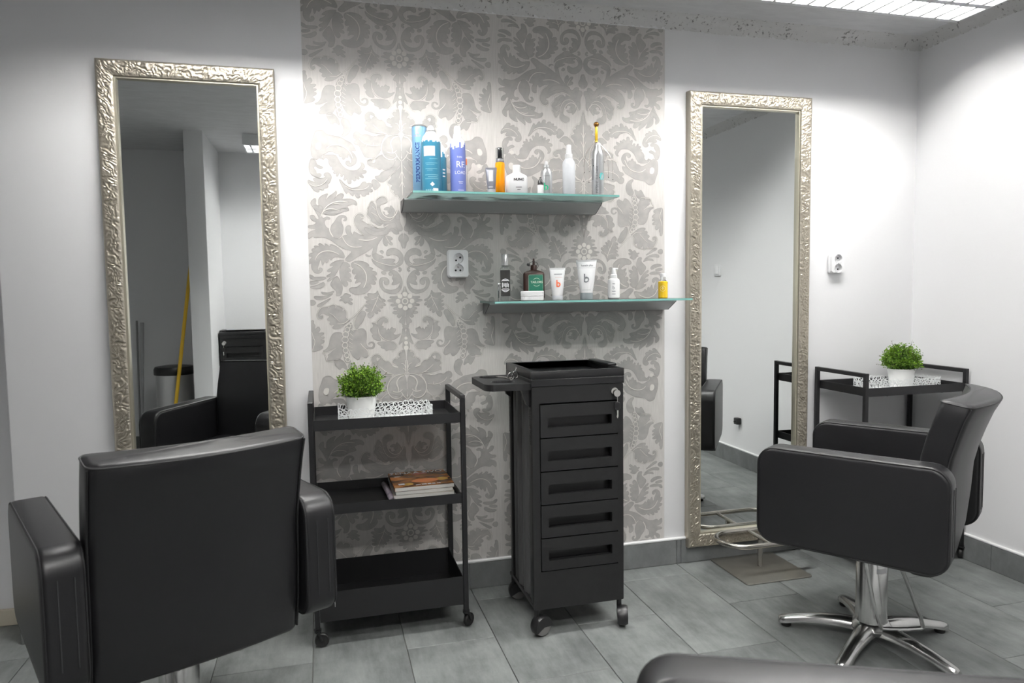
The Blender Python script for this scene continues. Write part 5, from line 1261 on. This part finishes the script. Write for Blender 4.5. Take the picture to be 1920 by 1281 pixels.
LEAF = mat('leaf_green', (0.10, 0.22, 0.02), 0.5, spec=0.3)
nt = LEAF.node_tree
at = nt.nodes.new('ShaderNodeAttribute'); at.attribute_name = 'leafcol'
nt.links.new(at.outputs['Color'], nt.nodes['Principled BSDF'].inputs['Base Color'])
TWIG = mat('twig', (0.07, 0.075, 0.03), 0.7)
SOIL = mat('moss_soil', (0.03, 0.04, 0.012), 0.9)
def make_plant(label, x, y, z, seed):
    t = thing('potted_plant', label, 'plant', (x, y, z), 0, 'small green plants in white pots')
    MB().lathe([(.040, .0004), (.0430, .003), (.0545, .083), (.0575, .0835), (.0578, .0865), (.0560, .0872), (.0535, .0845), (.0490, .060), (0, .060)][0:7], 36).obj('pot', CERAM, t)
    MB().lathe([(.0525, .074), (.0515, .0765), (0, .080)], 24).obj('soil', SOIL, t)
    r = random.Random(seed)
    V, Fs, cols = [], [], []
    tw = MB()
    def leaf(p, d, s, c):
        d = d.normalized(); a = Vector((r.uniform(-1, 1), r.uniform(-1, 1), r.uniform(-1, 1)))
        sd = d.cross(a).normalized() * s * .42; n = sd.cross(d).normalized() * s * .12
        o = len(V)
        V.extend([p, p + d * s * .5 + sd + n, p + d * s, p + d * s * .5 - sd + n])
        Fs.append((o, o + 1, o + 2)); Fs.append((o, o + 2, o + 3)); cols.extend([c, c])
    ctr = Vector((0, 0, .122))
    for i in range(330):
        th = r.uniform(0, 2 * PI); ph = math.acos(r.uniform(-.38, 1))
        d = Vector((math.sin(ph) * math.cos(th), math.sin(ph) * math.sin(th), math.cos(ph)))
        rad = .083 * (1 + .16 * noise.noise(d * 2.2 + Vector((seed, 0, 0)))) * r.uniform(.72, 1.0)
        end = ctr + Vector((d.x * rad, d.y * rad, d.z * rad * .90))
        if end.z < .092: end.z = .092 + r.uniform(0, .006)
        start = Vector((d.x * .018, d.y * .018, .078))
        mid = (start + end) / 2 + Vector((0, 0, .010))
        far = r.random() < .10
        if far: end = end + (end - ctr) * r.uniform(.12, .33)
        pth = [start, mid, end]
        if i % 3 == 0 or far: tw.tube(pth, [.0008, .0006, .0004], 3, caps=False)
        nl = 26 if not far else 20
        for k in range(nl):
            f = .35 + .65 * k / (nl - 1)
            p = start * (1 - f) ** 2 + mid * 2 * f * (1 - f) + end * f * f
            p = p + Vector((r.gauss(0, .0045), r.gauss(0, .0045), r.gauss(0, .0045))) * (1 if not far else .35)
            dd = Vector((r.gauss(0, 1), r.gauss(0, 1), r.gauss(0, 1) + .5)) + d * .9
            g = r.random(); tip = max(0, (f - .6) / .4)
            c = (0.050 + .14 * g * tip + .03 * g, 0.115 + .22 * g * tip + .06 * g, 0.010 + .014 * g, 1)
            if far and f > .85: c = (.10, .085, .035, 1)
            leaf(p, dd, r.uniform(.0048, .0085) * (.6 if far and f > .8 else 1), c)
    me = bpy.data.meshes.new('foliage'); me.from_pydata([tuple(v) for v in V], [], Fs); me.materials.append(LEAF)
    ca = me.color_attributes.new('leafcol', 'FLOAT_COLOR', 'CORNER')
    arr = np.repeat(np.array(cols, dtype=np.float32), 3, axis=0).ravel(); ca.data.foreach_set('color', arr)
    o = link('foliage', me, t); o['kind'] = 'stuff'
    o2 = tw.obj('twigs', TWIG, t); o2['kind'] = 'stuff'
    return t
make_plant('bushy green plant in white pot on the left trolley', 0.139, -0.175, ZT + 0.0018, 4)
make_plant('bushy green plant in white pot on the corner trolley', 2.452, -0.175, ZT + 0.0018, 11)

# magazines on the middle shelf of the left trolley
def cover_material():
    m = mat('magazine_cover', (0.3, 0.15, 0.06), 0.25, spec=0.6)
    nt = m.node_tree; N, L = nt.nodes, nt.links; b = N['Principled BSDF']
    tc = N.new('ShaderNodeTexCoord'); mp = N.new('ShaderNodeMapping'); mp.inputs['Scale'].default_value = (9, 22, 1)
    n = N.new('ShaderNodeTexNoise'); n.inputs['Scale'].default_value = 1.3; n.inputs['Detail'].default_value = 5; n.inputs['Distortion'].default_value = .6
    rp = N.new('ShaderNodeValToRGB'); cr = rp.color_ramp
    cr.elements[0].position = .30; cr.elements[0].color = (.07, .035, .02, 1)
    cr.elements[1].position = .72; cr.elements[1].color = (.75, .45, .22, 1)
    for p, c in ((.44, (.20, .10, .05, 1)), (.52, (.38, .17, .06, 1)), (.60, (.60, .22, .06, 1))):
        e = cr.elements.new(p); e.color = c
    L.new(tc.outputs['Object'], mp.inputs[0]); L.new(mp.outputs[0], n.inputs[0]); L.new(n.outputs[0], rp.inputs[0]); L.new(rp.outputs[0], b.inputs['Base Color'])
    return m
COVER = cover_material()
SKIN = col('warm_print', (.72, .26, .10), .35); LIPS = col('rose_print', (.55, .16, .10), .35); OCHRE = col('ochre_print', (.55, .33, .07), .4)
GREYCOV = col('grey_cover', (.42, .43, .42), .4); TEALCOV = col('slate_cover', (.30, .33, .33), .4); CREAMCOV = col('cream_cover', (.60, .55, .47), .4)
zm = 0.449 + 0.0025
def magazine(label, cx, cy, z0, th, w, d, rot, cov):
    t = thing('magazine', label, 'magazine', (cx, cy, z0), math.radians(rot), 'magazines on the left trolley')
    MB().box((-w / 2 + .001, -d / 2 + .001, .0006), (w / 2 - .001, d / 2 - .001, th - .0006)).obj('pages', PAPER, t, 0)
    c = MB(); c.box((-w / 2, -d / 2, .0002), (w / 2, d / 2, .0006)); c.box((-w / 2, -d / 2, th - .0006), (w / 2, d / 2, th)); c.box((-w / 2 - .0006, -d / 2, .0002), (-w / 2, d / 2, th))
    return t, c.obj('cover', cov, t, 0)
zz = zm + .0003
for lab, th, w, d, rot, dx, cov in (('lowest magazine of the stack, pale grey, on the trolley', .011, .212, .215, 1, .004, GREYCOV), ('second magazine from the bottom of the stack, cream edged', .013, .214, .218, -1, .000, CREAMCOV), ('slate covered magazine just below the top magazine', .012, .204, .212, 2, -.004, TEALCOV)):
    magazine(lab, 0.346 + dx, -0.147, zz, th, w, d, rot, cov); zz += th + .0003
th = .014
t, c = magazine('top magazine with brown cover lettered ZENA A ZIVOT', 0.345, -0.146, zz, th, .212, .214, 1, COVER)
pr = MB()
Mz = Matrix.Translation((0, 0, th + .0003))
text_flat(pr, '\u017dENA', .034, Mz @ Matrix.Translation((-.062, .086, 0)), .0006); text_flat(pr, 'A \u017dIVOT', .034, Mz @ Matrix.Translation((.050, .086, 0)), .0006)
for (u0, u1, v0, v1) in ((-.030, -.012, -.094, -.086), (-.008, .010, -.092, -.080), (.013, .026, -.092, -.080), (.029, .041, -.092, -.080), (.046, .060, -.090, -.083), (-.092, -.066, .046, .051), (-.090, -.072, .038, .042)):
    pr.add([(u0, v0, th + .0003), (u1, v0, th + .0003), (u1, v1, th + .0003), (u0, v1, th + .0003)], [(0, 1, 2, 3)])
pr.obj('title', WPRINT, c, 0)
def blob(cx, cy, rx, ry, dz, m, nm): MB().add([(cx + rx * math.cos(a), cy + ry * math.sin(a), th + dz) for a in [2 * PI * i / 22 for i in range(22)]], [tuple(range(22))]).obj(nm, m, c, 0)
blob(.012, -.035, .050, .026, .00016, SKIN, 'cover_picture'); blob(.005, .068, .030, .013, .00016, LIPS, 'cover_picture'); blob(.075, -.03, .022, .02, .00012, OCHRE, 'cover_picture'); blob(-.055, -.072, .020, .016, .00012, OCHRE, 'cover_picture')
MB().box((-.088, -.076, th + .0002), (-.066, -.056, th + .0004)).obj('barcode', WPRINT, c, 0)
# rolled brochure leaning beside the stack
t = thing('rolled_brochure', 'rolled mauve brochure lying left of the magazine stack', 'brochure', (0.226, -0.150, zm), math.radians(3))
V = []
n = 26
for yy in (-.113, .113):
    for i in range(n + 1):
        a = 4.2 * PI * i / n; rr = .0065 + .0050 * i / n
        V.append((rr * math.cos(a), yy, .0118 + rr * 0.98 * math.sin(a)))
ob = MB().add(V, [(i, i + 1, n + 2 + i, n + 1 + i) for i in range(n)])
o = ob.obj('roll', mat('mauve_paper', (.42, .37, .43), .5, vary=(40, .45, (1, 5, 1))), t); sm = o.modifiers.new('thickness', 'SOLIDIFY'); sm.thickness = .0005
MB().tube([(.0118 * math.cos(a), -.06, .0118 + .0118 * math.sin(a)) for a in [2 * PI * i / 16 for i in range(16)]], .0006, 5, True).obj('band', GPRINT, t)

# scissors in the side tray of the cart
t = thing('scissors', 'steel hairdressing scissors lying in the side tray of the cart', 'scissors', (0.652, -0.335, 0.8752), math.radians(20))
for k, (sx, tilt) in enumerate(((-1, 0), (1, 14))):
    b = MB()
    c = Vector((sx * .016, -.012 + .02 * k, .0145))
    ring = [(c.x + .0125 * math.cos(a), c.y + .004 * math.sin(a) * 0.0, c.z + .0130 * math.sin(a)) for a in [2 * PI * i / 20 for i in range(20)]]
    b.tube(ring, .0018, 7, True); o = b.obj('finger_ring', CHROME, t)
    MB().tube([(c.x * .85, c.y, .006), (sx * .008, .02, .0035), (0, .045, .003), (-sx * .004, .10, .0025)], [.0022, .0026, .003, .0010], 6).obj('blade', CHROME, t)
MB().lathe([(.0035, .0005), (.0035, .0065), (0, .007)], 12, (0, .045, 0)).obj('pivot_screw', CHROME, t)
MB().tube([(.016, .008, .028), (.019, .006, .036), (.020, .006, .042)], [.0016, .0014, .002], 6).obj('finger_rest', CHROME, t)

# ================================================================== SEEN ONLY IN THE LEFT MIRROR: BIN, BROOM, MOP
t = thing('waste_bin', 'round steel waste bin with black lid, seen in the left mirror', 'bin', (-1.035, -2.95, 0))
MB().lathe([(.125, 0.0004), (.128, .004), (.124, .615)], 36).obj('body', mat('bin_steel', (.55, .55, .55), .3, 1.0), t)
MB().lathe([(.134, .6155), (.137, .620), (.137, .655), (.128, .672), (.09, .678), (0, .680)], 36).obj('lid', BLACKP, t)
MB().lathe([(.1275, .0006), (.131, .003), (.131, .03), (.1285, .032)], 36).obj('foot_ring', BLACKP, t)
t = thing('broom', 'yellow-handled broom leaning on the partition, seen in the left mirror', 'broom', (-1.05, -2.74, 0))
yel = mat('yellow_stick', (.75, .47, .03), .4)
MB().tube([(.0, 0, .05), (.193, 0, 1.42)], .0125, 12).obj('handle', yel, t)
MB().bbox((-.11, -.03, .055), (.11, .03, .085), .008, 2).obj('head', BLACKP, t)
br = MB()
for i in range(20):
    for j in range(4): br.tube([(-.10 + .2 * i / 19, -.02 + .04 * j / 3, .056), (-.103 + .206 * i / 19, -.026 + .052 * j / 3, .001)], .0028, 4)
o = br.obj('bristles', RUBBER, t, 0); o['kind'] = 'stuff'
t = thing('mop', 'pale grey flat mop standing at the dark wall, seen in the left mirror', 'mop', (-1.33, -3.19, 0))
MB().tube([(0, 0, .03), (.018, -.05, .62), (.022, -.098, .985)], [.011, .011, .013], 12).obj('handle', col('grey_stick', (.42, .42, .43), .4), t)
MB().tube([(-.012, -.02, .03), (-.016, -.104, 1.0)], .007, 10).obj('side_rod', col('dark_stick', (.22, .22, .22), .4), t)
MB().bbox((-.17, -.05, .0006), (.17, .05, .022), .006, 2).obj('mop_head', col('mop_cloth', (.72, .74, .72), .8), t)
